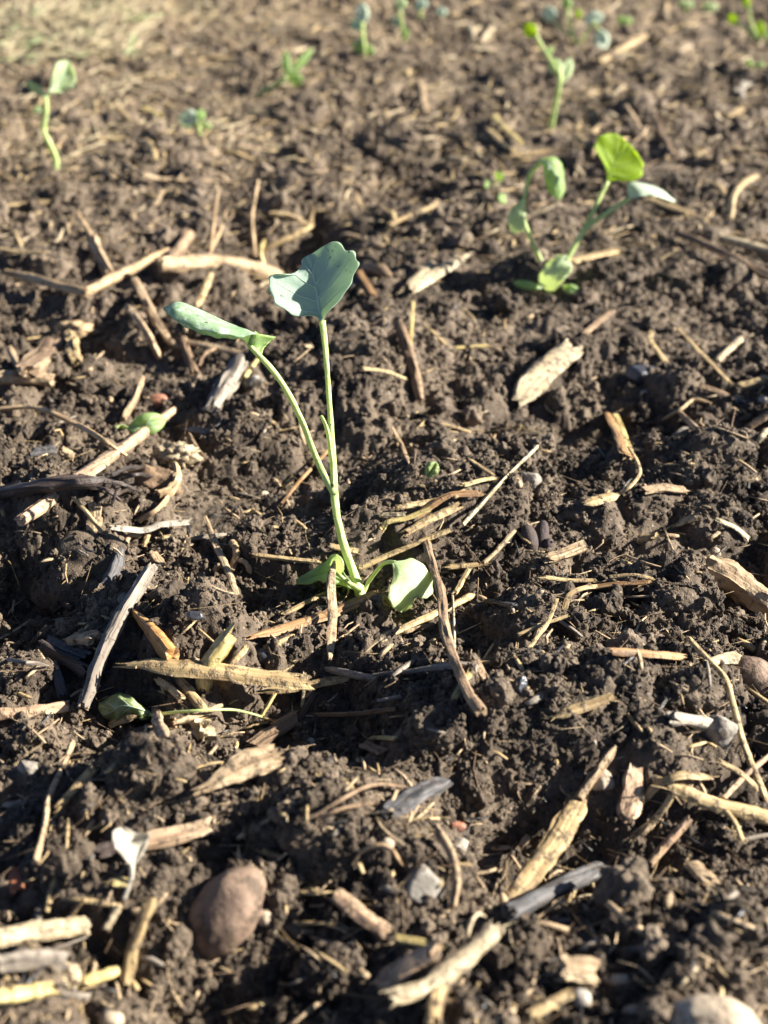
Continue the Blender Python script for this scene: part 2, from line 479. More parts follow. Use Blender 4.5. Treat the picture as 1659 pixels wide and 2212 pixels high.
def sweep(path, hw, prof='round', k=14, taper=(1, 1), rag=.5, rough=.06, roll=0.0, knobs=(), hollow=0.0, seed=0, grooves=.06, wprof=None):
    """a stick-like body along path; hw = half width in metres. Returns verts, faces, uvs"""
    rs = np.random.default_rng(seed)
    n = len(path)
    P2 = profile(prof, k, rs)
    k = len(P2)
    T = np.gradient(path, axis=0); T /= np.linalg.norm(T, axis=1)[:, None] + 1e-12
    U = np.array([0, -.25, 1.0]); U /= np.linalg.norm(U)
    B = np.cross(T, U)
    nb = np.linalg.norm(B, axis=1)[:, None]
    B = np.where(nb > .08, B / (nb + 1e-9), np.array([1.0, 0, 0]))
    for i in range(1, n):        # keep frame continuous
        if (B[i] * B[i - 1]).sum() < 0: B[i] *= -1
    Nn = np.cross(B, T); Nn /= np.linalg.norm(Nn, axis=1)[:, None]
    L = np.concatenate([[0], np.cumsum(np.linalg.norm(np.diff(path, axis=0), axis=1))])
    t = L / L[-1]
    w = np.ones(n)
    a0, a1 = taper
    ez = .22
    w *= np.where(t < ez, a0 + (1 - a0) * np.sin(np.clip(t / ez, 0, 1) * np.pi / 2), 1)
    w *= np.where(t > 1 - ez, a1 + (1 - a1) * np.sin(np.clip((1 - t) / ez, 0, 1) * np.pi / 2), 1)
    if wprof is not None:
        w = np.interp(t, np.linspace(0, 1, len(wprof)), wprof)
    for kt, ks, kw in knobs:
        w = w + ks * np.exp(-((t - kt) / kw) ** 2)
    groove = 1 + grooves * rs.standard_normal(k)
    ro = R(roll) + .35 * np.cumsum(rs.standard_normal(n)) / n
    V = np.zeros((n, k, 3)); UVs = np.zeros((n, k, 2))
    per = np.concatenate([[0], np.cumsum(np.linalg.norm(np.diff(np.vstack([P2, P2[:1]]), axis=0), axis=1))])[:k]
    rr = rs.standard_normal((n, k))
    for _ in range(3): rr[1:-1] = (rr[:-2] + rr[1:-1] + rr[2:]) / 1.9
    wob = np.cumsum(rs.standard_normal((n, 2)), 0) * hw * .022
    for i in range(n):
        s = hw * w[i] * groove * (1 + rough * rr[i])
        c, sn = math.cos(ro[i]), math.sin(ro[i])
        x = P2[:, 0] * s; y = P2[:, 1] * s
        x, y = x * c - y * sn, x * sn + y * c
        V[i] = path[i] + B[i] * (x[:, None] + wob[i, 0]) + Nn[i] * (y[:, None] + wob[i, 1])
        UVs[i, :, 0] = per * hw; UVs[i, :, 1] = L[i]
    rag = min(rag, .16 * L[-1] / hw)
    jag0 = rs.random(k) - .5; jag1 = rs.random(k) - .5
    V[0] -= T[0] * (jag0 * rag * hw * 2 * max(a0, .3))[:, None]
    V[-1] += T[-1] * (jag1 * rag * hw * 2 * max(a1, .3))[:, None]
    verts = V.reshape(-1, 3).tolist()
    uvs = UVs.reshape(-1, 2).tolist()
    faces = []
    for i in range(n - 1):
        for j in range(k):
            j2 = (j + 1) % k
            faces.append((i * k + j, i * k + j2, (i + 1) * k + j2, (i + 1) * k + j))
    if prof == 'pipe':
        m = k // 2
        for base, rev in ((0, False), ((n - 1) * k, True)):
            for j in range(m - 1):
                f = (base + j, base + k - 1 - j, base + k - 2 - j, base + j + 1)
                faces.append(f[::-1] if rev else f)
    else:
        for base, i, sgn in ((0, 0, 1), ((n - 1) * k, n - 1, -1)):
            cc = V[i].mean(0) + T[i] * sgn * hw * w[i] * (hollow * 1.4 - .05)
            verts.append(cc.tolist()); uvs.append([0.0, float(L[i])])
            ci = len(verts) - 1
            for j in range(k):
                f = (base + j, ci, base + (j + 1) % k)
                faces.append(f if sgn > 0 else f[::-1])
    return verts, faces, uvs

def lay(pts, w_px, sink=.45, thick=1.0, n=26):
    """pixels (x, y[, lift mm]) -> a 3-D path resting on the soil, and its half width in metres"""
    ctl = []
    for p in pts:
        lift = (p[2] if len(p) > 2 else 0.0) * .001
        z = depth_at(p[0], p[1], lift)
        ctl.append([p[0], p[1], z])
    ctl = np.array(ctl)
    hw = .5 * w_px * float(ctl[:, 2].mean()) / FPX
    r = hw * thick
    ctl[:, 2] -= r * .55
    def world_path():
        return spline([at(*c) for c in ctl], n)
    for _ in range(14):
        path = world_path()
        gap = path[:, 2] - top_h(path[:, 0], path[:, 1]) - r * (1 - 2 * sink)
        i = int(np.argmin(gap))
        if gap[i] > -r * .25: break
        t = i / (n - 1) * (len(ctl) - 1)
        for j in range(len(ctl)):
            wgt = max(0.0, 1 - abs(j - t) / 1.01)
            ctl[j, 2] -= wgt * min(-gap[i], .003) * .9
    path = world_path()
    return path, hw

def lay_straight(pts, w_px, sink=.45, thick=1.0, n=26):
    """the same for a rigid, nearly straight piece: its ends rest, its middle may bridge a hollow"""
    xy = spline([p[:2] for p in pts], n)
    lf = [(p[2] if len(p) > 2 else 0.0) * .001 for p in pts]
    lf = np.interp(np.linspace(0, 1, n), np.linspace(0, 1, len(pts)), lf)
    zz = np.array([depth_at(x, y, min(l, .004)) for (x, y), l in zip(xy[::3], lf[::3])])
    t3 = np.linspace(0, 1, n)[::3]
    hw = .5 * w_px * float(zz.mean()) / FPX
    r = hw * thick
    q = 1 / zz
    best = np.polyfit(t3, q, 1)
    i0, i1 = best[1], best[0] + best[1]
    t = np.linspace(0, 1, n)
    for _ in range(30):
        z = 1 / (i0 * (1 - t) + i1 * t)
        path = np.array([at(x, y, k) for (x, y), k in zip(xy, z)])
        gap = path[:, 2] - top_h(path[:, 0], path[:, 1]) - r * (1 - 2 * sink)
        bad = gap < -r * .35
        if bad.sum() <= n * .12: break
        i = int(np.argmin(gap))
        step = min(-gap[i], .0012)
        i0 += (1 - t[i]) * step * i0 * i0 * 1.2 + .0002 * i0
        i1 += t[i] * step * i1 * i1 * 1.2 + .0002 * i1
    return path, hw

_seed = [100]
def stick(name, label, pts, w, mat, prof='round', cat=None, lift=None, group=None, parent=None, origin=None, **kw):
    _seed[0] += 1
    thick = {'round': 1.0, 'flat': .35, 'blade': .3, 'pipe': .55, 'chunk': .6}[prof]
    sink = kw.pop('sink', .5)
    ext = kw.pop('ext', None)
    n = kw.pop('n', 26)
    if lift is not None: pts = [(p[0], p[1], lift) if len(p) < 3 else p for p in pts]
    pp = np.array([p[:2] for p in pts], float)
    ch = pp[-1] - pp[0]; cl = np.linalg.norm(ch)
    dev = max(abs(ch[0] * (q[1] - pp[0][1]) - ch[1] * (q[0] - pp[0][0])) / cl for q in pp)
    if name != 'root' and dev < .14 * cl: path, hw = lay_straight(pts, w, sink, thick, n)
    else: path, hw = lay(pts, w, sink, thick, n)
    if ext:                       # ends raised off the soil by so many millimetres, along the line of sight
        e = np.interp(np.linspace(0, 1, n), np.linspace(0, 1, len(ext)), ext) * .001
        path = path + (EYE[None] - path) / np.linalg.norm(EYE[None] - path, axis=1)[:, None] * e[:, None]
    kw.setdefault('k', 16 if prof in ('pipe', 'chunk') else 14)
    v, f, uv = sweep(path, hw, prof, seed=_seed[0], **kw)
    if prof in ('pipe', 'flat', 'blade') and w >= 11 and name == 'straw_piece':      # frayed fibres at the ends
        rs = np.random.default_rng(_seed[0] + 5000)
        for e_, nx in ((0, 1), (-1, -2)):
            T = path[e_] - path[nx if e_ == 0 else -2]; T = T / (np.linalg.norm(T) + 1e-12)
            S = np.cross(T, [0, 0, 1.0]); S = S / (np.linalg.norm(S) + 1e-9)
            for _ in range(rs.integers(2, 5)):
                p0 = path[e_] + S * hw * rs.uniform(-.75, .75) * .8 - T * hw * .9
                ln = hw * rs.uniform(1.2, 3.4)
                d1 = T + S * rs.uniform(-.35, .35) + np.array([0, 0, rs.uniform(-.25, .2)])
                q = np.array([p0, p0 + d1 * ln * .5, p0 + d1 * ln + S * ln * rs.uniform(-.25, .25)])
                v2, f2, u2 = sweep(spline(q, 6), hw * rs.uniform(.07, .16), 'round', k=5, rag=.1, rough=.02, seed=int(rs.integers(1e6)), wprof=[1, .8, .2])
                off = len(v)
                v = list(v) + list(v2); uv = list(uv) + list(u2); f = list(f) + [tuple(i + off for i in g) for g in f2]
    org = path[np.argmin(path[:, 2])] if origin is None else origin
    o = mesh_obj(name, v, f, M[mat], org, parent, uv, sharp=34 if prof in ('pipe', 'chunk') else 50)
    FOOT.append((path[:, :2].copy(), hw))
    if parent is None: tag(o, label, cat, group)
    return o

def straw(label, pts, w, mat='straw', prof='pipe', **kw):
    kw.setdefault('rag', 1.2); kw.setdefault('cat', 'straw'); kw.setdefault('rough', .03)
    return stick(kw.pop('name', 'straw_piece'), label, pts, w, mat, prof, **kw)

def twig(label, pts, w, mat='bark', **kw):
    kw.setdefault('rag', .6); kw.setdefault('cat', 'twig'); kw.setdefault('rough', .05)
    return stick(kw.pop('name', 'twig'), label, pts, w, mat, kw.pop('prof', 'round'), **kw)

def chip(label, pts, w, mat='wood', **kw):
    kw.setdefault('rag', 1.0); kw.setdefault('cat', 'wood chip'); kw.setdefault('rough', .05); kw.setdefault('n', 14)
    return stick(kw.pop('name', 'wood_chip'), label, pts, w, mat, kw.pop('prof', 'chunk'), **kw)

def root(label, pts, w, mat='root', **kw):
    kw.setdefault('rag', .3); kw.setdefault('cat', 'root'); kw.setdefault('k', 8); kw.setdefault('n', 34)
    kw.setdefault('taper', (.8, .35))
    return stick(kw.pop('name', 'root'), label, pts, w, mat, 'round', **kw)

def ico(sub):
    bm = bmesh.new()
    bmesh.ops.create_icosphere(bm, subdivisions=sub, radius=1)
    v = np.array([x.co[:] for x in bm.verts]); f = [tuple(q.index for q in p.verts) for p in bm.faces]
    bm.free()
    return v, f
ICO = {s: ico(s) for s in (3, 4, 5)}

SURF = []                         # points on clods that carry crumbs
def lump(name, label, px, py, wpx, hpx, mat, cat, rot=0.0, depth=.8, bury=.35, amp=.10, freq=1.6, facet=0.0, crumbly=False, grain=1.0, lift=0.0, sub=4, parent=None, origin=None, group=None):
    """a stone, clod or knob: an ellipsoid wpx x hpx on screen, partly sunk into the soil"""
    _seed[0] += 1
    rs = np.random.default_rng(_seed[0])
    v, f = ICO[5 if crumbly else sub]
    v = v.copy()
    off = Vector(rs.random(3) * 50)
    rad = np.empty(len(v))
    for i, q in enumerate(v):
        p = Vector(q) * freq + off
        d = mnoise.fractal(p, 1.0, 2.0, 3, noise_basis='PERLIN_ORIGINAL') * amp
        if crumbly:
            d += (.5 - mnoise.voronoi(p * 1.5)[0][0]) * .22 * (.4 + .6 * grain)
            d += (.45 - mnoise.voronoi(p * 3.4)[0][0]) * .12 * grain
            d += (.4 - mnoise.voronoi(p * 7.5)[0][0]) * .055 * grain
        if facet:
            d += -facet * abs(mnoise.cell(p * .9)) * .3
        rad[i] = 1 + d
    if facet:                     # chop with random planes for a broken stone
        for _ in range(15):
            nn = rs.standard_normal(3); nn /= np.linalg.norm(nn)
            dist = .55 + .27 * rs.random()
            pr = (v * rad[:, None]) @ nn
            over = pr > dist
            w = v * rad[:, None]
            w[over] -= np.outer(pr[over] - dist, nn) * .92
            l = np.linalg.norm(w, axis=1)
            rad = l
            v = w / l[:, None]
    v = v * rad[:, None]
    z = depth_at(px, py, lift * .001)
    c = at(px, py, z)
    mpp = z / FPX
    a, b = wpx * .5 * mpp, hpx * .5 * mpp
    d = depth * .5 * (a + b)
    q = R(rot)
    right, up, back = RGT, UPV, -FWD
    ax = right * math.cos(q) + up * math.sin(q)
    ay = -right * math.sin(q) + up * math.cos(q)
    W = np.outer(v[:, 0] * a, ax) + np.outer(v[:, 1] * b, ay) + np.outer(v[:, 2] * d, back)
    nrm = np.array([0, -.35, .94])
    c = c - ray(px, py) * (d * (.55 - bury))
    W += c
    low = c.copy(); low[2] = W[:, 2].min()
    o = mesh_obj(name, W, f, M[mat], low if origin is None else origin, parent)
    FOOT.append((c[None, :2].copy(), (a + b) * .42))
    if crumbly:
        sp, cp = math.sin(PITCH), math.cos(PITCH)
        OBST.append((c[0], c[1], c[2], a * 1.0, math.hypot(b * sp, d * cp), math.hypot(b * cp, d * sp)))
        up_ = W[:, 2] > c[2] - .2 * b
        idx = np.where(up_)[0]
        SURF.append(W[rs.choice(idx, min(len(idx), int(160 * (a + b) / .02)))])
    if parent is None: tag(o, label, cat, group)
    return o

def pebble(label, px, py, w, h, mat='stone_grey', **kw):
    return lump(kw.pop('name', 'pebble'), label, px, py, w, h, mat, kw.pop('cat', 'pebble'), **kw)

def clod(label, px, py, w, h, **kw):
    return lump('soil_clod', label, px, py, w, h, 'soil', 'soil clod', crumbly=True, amp=kw.pop('amp', .22), freq=kw.pop('freq', 1.3), bury=kw.pop('bury', .5), **kw)

# ------------------------------------------------------------------ plants
class Plant:
    """a seedling standing in a tilted plane through its foot: lean = how far it leans away per unit of height"""
    def __init__(s, name, label, foot, lean=.3, cat='seedling', group=None, sinkmm=2.0):
        s.z0 = depth_at(*foot); s.f0 = foot; s.clear = 18
        s.foot = at(foot[0], foot[1], s.z0)
        s.n = np.array([0, 1.0, -lean])
        s.root = empty(name, s.foot)
        tag(s.root, label, cat, group)
        FOOT.append((s.foot[None, :2].copy(), .002))
    def pt(s, px, py, dz=0.0):
        d = ray(px, py)
        z = float(np.dot(s.foot - EYE, s.n) / np.dot(d, s.n)) + dz * .001
        if math.hypot(px - s.f0[0], py - s.f0[1]) > s.clear:     # away from its foot it stays above the soil
            z = min(z, depth_at(px, py, .0012) + dz * .0005)
        return EYE + d * z
    def px(s, w): return w * s.z0 / FPX
    def stalk(s, name, pts, w0, w1, mat='stem', k=16, n=40, bury=True, wprof=None, parent=None):
        P = [s.pt(*p) for p in pts]
        path = spline(P, n)
        hw = .5 * s.px(w0)
        _seed[0] += 1
        v, f, uv = sweep(path, hw, 'round', k=k, rag=.1, rough=.03, grooves=.045, seed=_seed[0],
                         wprof=wprof if wprof else [1, w1 / w0])
        return mesh_obj(name, v, f, M[mat], s.foot, parent or s.root, uv)
    def blade(s, mid, left, right, mat, name='leaf', thick=.35, bulge=(1.2, 1.2), wave=.0, veins=4, vw=2.4, nt=34, ns=12, parent=None, rib=4.0, vmat='vein'):
        """left/right outlines and midrib run from the stalk to the tip"""
        pm = spline([s.pt(*p) for p in mid], nt)
        pl = spline([s.pt(*p) for p in left], nt)
        pr = spline([s.pt(*p) for p in right], nt)
        _seed[0] += 1
        rs = np.random.default_rng(_seed[0])
        ph = rs.random(4) * 6
        t = np.linspace(0, 1, nt)
        nv = max(veins, 1)
        rows = []
        eye = EYE - s.foot; eye = eye / np.linalg.norm(eye)
        for j in range(-ns, ns + 1):
            a = abs(j) / ns
            e = pl if j < 0 else pr
            b = bulge[0] if j < 0 else bulge[1]
            P = pm * (1 - a) + e * a
            off = b * .001 * np.sin(np.pi * a) * np.sin(np.pi * np.clip(t, .02, .98)) ** .7
            off = off + wave * .001 * a * a * np.sin(t * 17 + ph[0] + (2 if j < 0 else 0)) + wave * .0005 * a * a * np.sin(t * 31 + ph[1])
            # relief between side veins
            sv = np.sin((t * (nv + .6) - a * 1.1) * 2 * np.pi)
            off = off + .22 * .001 * (sv * a * (1 - a) * 3)
            P = P + eye[None] * off[:, None]
            if a == 1: P = P + (e - pm) * (.035 * np.sin(t * 43 + ph[2]) * np.sin(np.pi * t))[:, None]
            rows.append(P)
        G = np.array(rows)                       # (2ns+1, nt, 3)
        c = G.shape[0]
        ds = np.gradient(G, axis=0); dt = np.gradient(G, axis=1)
        nr = np.cross(ds, dt); nr /= np.linalg.norm(nr, axis=2)[..., None] + 1e-9
        if (nr.reshape(-1, 3) @ eye).mean() < 0: nr = -nr
        th = thick * .001 * .5
        edge = np.minimum(1, (ns - np.abs(np.arange(-ns, ns + 1))) / 2 + .45)[:, None, None]
        top = G + nr * th * edge; bot = G - nr * th * edge
        V = np.vstack([top.reshape(-1, 3), bot.reshape(-1, 3)])
        F = []
        q = c * nt
        for i in range(c - 1):
            for j in range(nt - 1):
                a_, b_, c_, d_ = i * nt + j, (i + 1) * nt + j, (i + 1) * nt + j + 1, i * nt + j + 1
                F.append((a_, b_, c_, d_)); F.append((q + a_, q + d_, q + c_, q + b_))
        for j in range(nt - 1):
            for i, fl in ((0, 1), (c - 1, 0)):
                f = (i * nt + j, i * nt + j + 1, q + i * nt + j + 1, q + i * nt + j)
                F.append(f if fl else f[::-1])
        for i in range(c - 1):
            F.append((i * nt, q + i * nt, q + (i + 1) * nt, (i + 1) * nt))
            e1 = i * nt + nt - 1
            F.append((e1, e1 + nt, q + e1 + nt, q + e1))
        lo = mesh_obj(name, V, F, M[mat], s.foot, parent or s.root)
        if rib:
            hw = .5 * s.px(rib)
            v, f, uv = sweep(top[ns][:int(nt * .93)] + nr[ns][:int(nt * .93)] * hw * .15, hw, 'round', k=8, rag=.05, rough=.02, grooves=.02, seed=_seed[0], wprof=[1, .75, .5, .25])
            mesh_obj('midrib', v, f, M[vmat], s.foot, lo, uv)
            for vi in range(veins):
                for sd in (-1, 1):
                    t0 = (vi + .35 + (.2 if sd > 0 else 0)) / (veins + .9)
                    pts = []
                    for q_ in np.linspace(0, .84, 9):
                        ti = min(t0 + q_ * (.26 + .05 * vi), .985) * (nt - 1)
                        si = ns + sd * q_ * ns
                        i0, j0 = int(si), int(ti)
                        i1, j1 = min(i0 + 1, c - 1), min(j0 + 1, nt - 1)
                        fs, ft = si - i0, ti - j0
                        g = (top[i0, j0] * (1 - fs) + top[i1, j0] * fs) * (1 - ft) + (top[i0, j1] * (1 - fs) + top[i1, j1] * fs) * ft
                        pts.append(g)
                    hv = .5 * s.px(vw)
                    v, f, uv = sweep(spline(pts, 14), hv, 'round', k=6, rag=.05, rough=.02, grooves=.02, seed=_seed[0] + vi, wprof=[1, .8, .5, .2])
                    mesh_obj('vein', v, f, M[vmat], s.foot, lo, uv)
        return lo
    def oval(s, base, tip, w, mat, dz=(0, 0), fold=0.0, curl=0.0, asym=0.0, veins=0, rib=2.5, shape=None, **kw):
        """a simple rounded leaf from base to tip, w = full width on screen; fold = how far the edges come forward (mm)"""
        bx, by = base; tx, ty = tip
        ux, uy = tx - bx, ty - by
        L = math.hypot(ux, uy); ux /= L; uy /= L
        nx, ny = -uy, ux
        sh = shape or [(0, .12), (.14, .55), (.35, .95), (.58, 1.0), (.8, .78), (.94, .4), (1, .05)]
        m = lambda t: (bx + ux * L * t + nx * asym * w * math.sin(math.pi * t), by + uy * L * t + ny * asym * w * math.sin(math.pi * t))
        D = lambda t: dz[0] + (dz[1] - dz[0]) * t - curl * math.sin(math.pi * t)
        mid = [(*m(t), D(t)) for t in (0, .25, .5, .75, 1)]
        lf = [(m(t)[0] - nx * w * .5 * a, m(t)[1] - ny * w * .5 * a, D(t) - fold * a) for t, a in sh]
        rt = [(m(t)[0] + nx * w * .5 * a, m(t)[1] + ny * w * .5 * a, D(t) - fold * a) for t, a in sh]
        return s.blade(mid, lf, rt, mat, veins=veins, rib=rib, nt=18, ns=6, **kw)

# ------------------------------------------------------------------ the ground
def build_ground():
    ap = -0.12
    sl = np.concatenate([[-6, -3.5, -2.2, -1.5, -1.1], -np.geomspace(.9, .365, 80), np.linspace(-.36, .36, 800), np.geomspace(.365, .9, 80), [1.1, 1.5, 2.2, 3.5, 6]])
    yy = np.concatenate([np.geomspace(.17, 1.62, 1010), [1.75, 1.95, 2.3, 2.9, 4, 6, 10, 18, 40, 100, 240]])
    S, Y = np.meshgrid(sl, yy)
    X = S * Y; Yw = Y + ap
    Z = soil_h(X, Yw, True)
    far = np.clip((Y - 1.62) / 1.2, 0, 1)
    Z = Z * (1 - far)
    r, c = X.shape
    V = np.stack([X, Yw, Z], 2).reshape(-1, 3)
    me = bpy.data.meshes.new('ground')
    me.vertices.add(len(V)); me.vertices.foreach_set('co', V.astype(np.float32).ravel())
    ii = np.arange(r * c).reshape(r, c)
    q = np.stack([ii[:-1, :-1], ii[:-1, 1:], ii[1:, 1:], ii[1:, :-1]], 2).reshape(-1, 4)
    me.loops.add(q.size); me.loops.foreach_set('vertex_index', q.ravel().astype(np.int32))
    me.polygons.add(len(q)); me.polygons.foreach_set('loop_start', (np.arange(len(q)) * 4).astype(np.int32))
    me.polygons.foreach_set('use_smooth', np.ones(len(q), dtype=bool))
    me.update(calc_edges=True)
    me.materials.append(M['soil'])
    o = bpy.data.objects.new('ground', me)
    COL.objects.link(o)
    tag(o, kind='structure')
    # coarse soil behind and around the photographer
    k = 40
    xs = np.sign(np.linspace(-1, 1, k)) * np.abs(np.linspace(-1, 1, k)) ** 3 * 250
    V = [(x, y, -.035) for y in xs for x in xs]
    F = [(j * k + i, j * k + i + 1, (j + 1) * k + i + 1, (j + 1) * k + i) for j in range(k - 1) for i in range(k - 1)]
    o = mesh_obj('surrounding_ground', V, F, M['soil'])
    tag(o, kind='structure')
build_ground()

# ------------------------------------------------------------------ soil clods that stand out
clod('broad flat-topped soil clod beside the grey stick', 195, 1262, 235, 205, depth=.6, bury=.36, grain=.35)
clod('rough soil clod right of the grey stick, above the yellow straw', 440, 1340, 150, 170, depth=.6, bury=.55, grain=.45)
clod('crumbly clod at the left edge, below the charred bits', 50, 1470, 150, 120, depth=.7, bury=.6)
clod('small round clod left of the crumpled green leaf', 160, 1562, 75, 78)
clod('clod at the left edge in front of the red-brown stick', 70, 1612, 120, 95, bury=.5)
clod('large crumbly clod in front of the pale bark stub', 330, 1670, 190, 160, bury=.5, depth=.7, grain=.6)
clod('tall crumbly clod right of the two crossed thin straws', 1242, 1372, 88, 105)
clod('big dark clod left of the curved weathered wood', 1472, 1310, 170, 100, bury=.6)
clod('rounded clod in front of the brown stone at the right edge', 1486, 1500, 150, 110, bury=.62)
clod('wide smooth-backed clod behind the pale grey stone', 1545, 985, 175, 120, bury=.5, depth=.6, grain=.4)
clod('clod behind the smooth pod pair', 1250, 1120, 110, 70, bury=.6)
clod('clod at the foot of the flat weathered chip', 1125, 955, 130, 90, bury=.6)
clod('small clod just right of the long knobbly twig', 1205, 1440, 50, 45)
clod('clod below the end of the long knobbly twig', 940, 1590, 130, 120, bury=.6)
clod('clod right of the brown stone in the left foreground', 655, 1785, 115, 130, bury=.75)
clod('clod between the dried white leaf and the brown stone', 375, 1880, 90, 80)
clod('clod above the charred grey chip', 1030, 1700, 65, 85)
clod('smooth clod behind the tall stalk of the main seedling', 762, 760, 150, 85, bury=.6, depth=.5, grain=.3)
clod('blurred clod far behind the main seedling leaf', 655, 385, 85, 75, bury=.5)
clod('clod in the right foreground above the big pale stone', 1600, 2010, 150, 130, bury=.6)
clod('clod in the foreground under the pinkish stick', 720, 2110, 150, 130, bury=.6)

# ------------------------------------------------------------------ main seedling
mp = Plant('seedling', 'tall main seedling in focus with two stalked leaves and two drooping base leaves', (778, 1284), lean=.5)
mp.stalk('stem', [(781, 1292, -1), (772, 1262, -1), (757, 1217), (741, 1170), (729, 1115), (721, 1058)], 19, 15, wprof=[1.3, 1.05, 1, .92, .88, .92])
mp.stalk('leaf_stalk', [(722, 1068), (721, 1020), (718, 960), (711, 875), (704, 785), (698, 725), (694, 694)], 12, 11, wprof=[1.25, 1, .98, .95, .95, .95, 1.3])
mp.stalk('leaf_stalk', [(721, 1064, -1), (704, 1035, -2), (682, 988, -3), (653, 913, -5), (621, 848, -7), (585, 797, -9), (548, 757, -10), (536, 742, -10)], 12.5, 11, wprof=[1.25, 1.05, 1, 1, .98, .95, .98, .8])
mp.stalk('broken_stalk', [(720, 1052, -2), (718, 1010, -2.2), (714, 975, -2.5), (707, 932, -3), (697, 905, -3.5), (692, 899, -3.5)], 11, 8, wprof=[.8, 1, 1, .95, .85, .65])
mp.blade(mid=[(694, 694, 0), (691, 678, 1), (685, 636, 3), (676, 588, 6), (668, 551, 9)],
         left=[(690, 694, 0), (684, 685, -.5), (671, 681, -1), (650, 681, -1.5), (629, 679, -2), (612, 667, -1.5), (592, 655, -1), (587, 636, 0), (578, 610, 1), (581, 598, 2), (597, 593, 3.5), (622, 595, 4), (640, 586, 6), (651, 573, 7.5), (652, 560, 8.5), (668, 550, 9)],
         right=[(698, 694, 0), (704, 681, -1), (716, 667, -2), (738, 642, -3), (757, 612, -2.5), (767, 590, -1.5), (774, 570, 0), (769, 551, 2), (760, 541, 3), (749, 540, 4), (740, 530, 5), (722, 522, 7), (706, 530, 8), (690, 538, 8.5), (668, 550, 9)],
         mat='leaf_blue', thick=.32, bulge=(-.6, -1.2), wave=.8, veins=4, rib=8, vw=4.4, nt=64, ns=22)
# curled leaf on the left stalk: near half rolls toward the camera, far half hangs behind
mp.blade(mid=[(540, 747, -10), (524, 713, -10), (486, 695, -10), (444, 675, -10), (402, 657, -10), (382, 653, -9), (363, 661, -8), (354, 666, -8)],
         left=[(537, 745, -9), (522, 732, -3), (500, 732, -2), (466, 729, -1), (427, 718, -1), (396, 704, -2), (368, 684, -5), (354, 669, -8)],
         right=[(545, 744, -11), (553, 722, -17), (520, 728, -19), (478, 722, -20), (435, 714, -20), (402, 702, -19), (370, 684, -16), (356, 668, -9)],
         mat='leaf_bloom', thick=.34, bulge=(-2.0, 2.6), wave=.25, veins=3, rib=0, nt=54, ns=16)
mp.blade(mid=[(542, 750, -10), (550, 742, -11), (556, 732, -12), (560, 722, -13)],
         left=[(538, 745, -10), (538, 735, -12), (543, 725, -15), (552, 715, -16)],
         right=[(566, 766, -9), (570, 752, -8), (580, 741, -7), (596, 728, -6)],
         mat='leaf_mid', name='leaf_lobe', thick=.4, bulge=(.4, -2.0), wave=.2, veins=0, rib=0, nt=20, ns=8)
# drooping leaf lying to the right of the foot
mp.stalk('leaf_stalk', [(786, 1280, -1), (797, 1256, -1), (819, 1228, -4), (834, 1216, -7), (853, 1216, -10)], 8, 8)
mp.blade(mid=[(849, 1215, -10), (868, 1232, -12), (882, 1262, -14), (882, 1292, -14), (870, 1321, -13)],
         left=[(852, 1213, -10), (874, 1210, -9), (891, 1206, -8), (913, 1219, -7), (929, 1238, -7), (935, 1262, -8), (933, 1281, -10), (924, 1292, -12), (914, 1292, -13), (904, 1285, -14), (895, 1295, -14), (888, 1312, -14), (871, 1322, -13)],
         right=[(847, 1217, -10), (850, 1235, -12), (848, 1254, -14), (840, 1272, -18), (840, 1290, -19), (846, 1306, -19), (856, 1318, -17), (868, 1323, -13)],
         mat='leaf_pale', thick=.32, bulge=(.2, .1), wave=.3, veins=2, rib=0, nt=44, ns=14)
# curled leaf on the left of the foot
mp.stalk('leaf_stalk', [(780, 1276, -3), (758, 1262, -4), (738, 1246, -5), (727, 1236, -5)], 13, 9)
mp.blade(mid=[(770, 1272, 1), (738, 1248, -1), (708, 1238, -2), (672, 1250, -1), (640, 1256, 0)],
         left=[(768, 1262, 3), (744, 1240, 4), (724, 1198, 3), (702, 1214, 2), (670, 1234, 1), (639, 1252, 0)],
         right=[(770, 1276, 0), (735, 1264, -5), (704, 1257, -6), (686, 1254, -6), (668, 1262, -5), (642, 1262, 0)],
         mat='leaf_mid', thick=.5, bulge=(1.0, 1.5), wave=.4, veins=2, rib=0, nt=40, ns=12)
mp.blade(mid=[(722, 1238, -3), (730, 1222, -6), (731, 1208, -6), (725, 1197, 2)],
         left=[(716, 1238, -2), (714, 1224, -1), (716, 1210, 0), (725, 1197, 3)],
         right=[(732, 1244, -4), (743, 1230, -9), (740, 1209, -9), (727, 1197, 1)],
         mat='leaf_pale', name='leaf_lobe', thick=.4, bulge=(.2, 1.2), wave=.2, veins=0, rib=0, nt=24, ns=8)

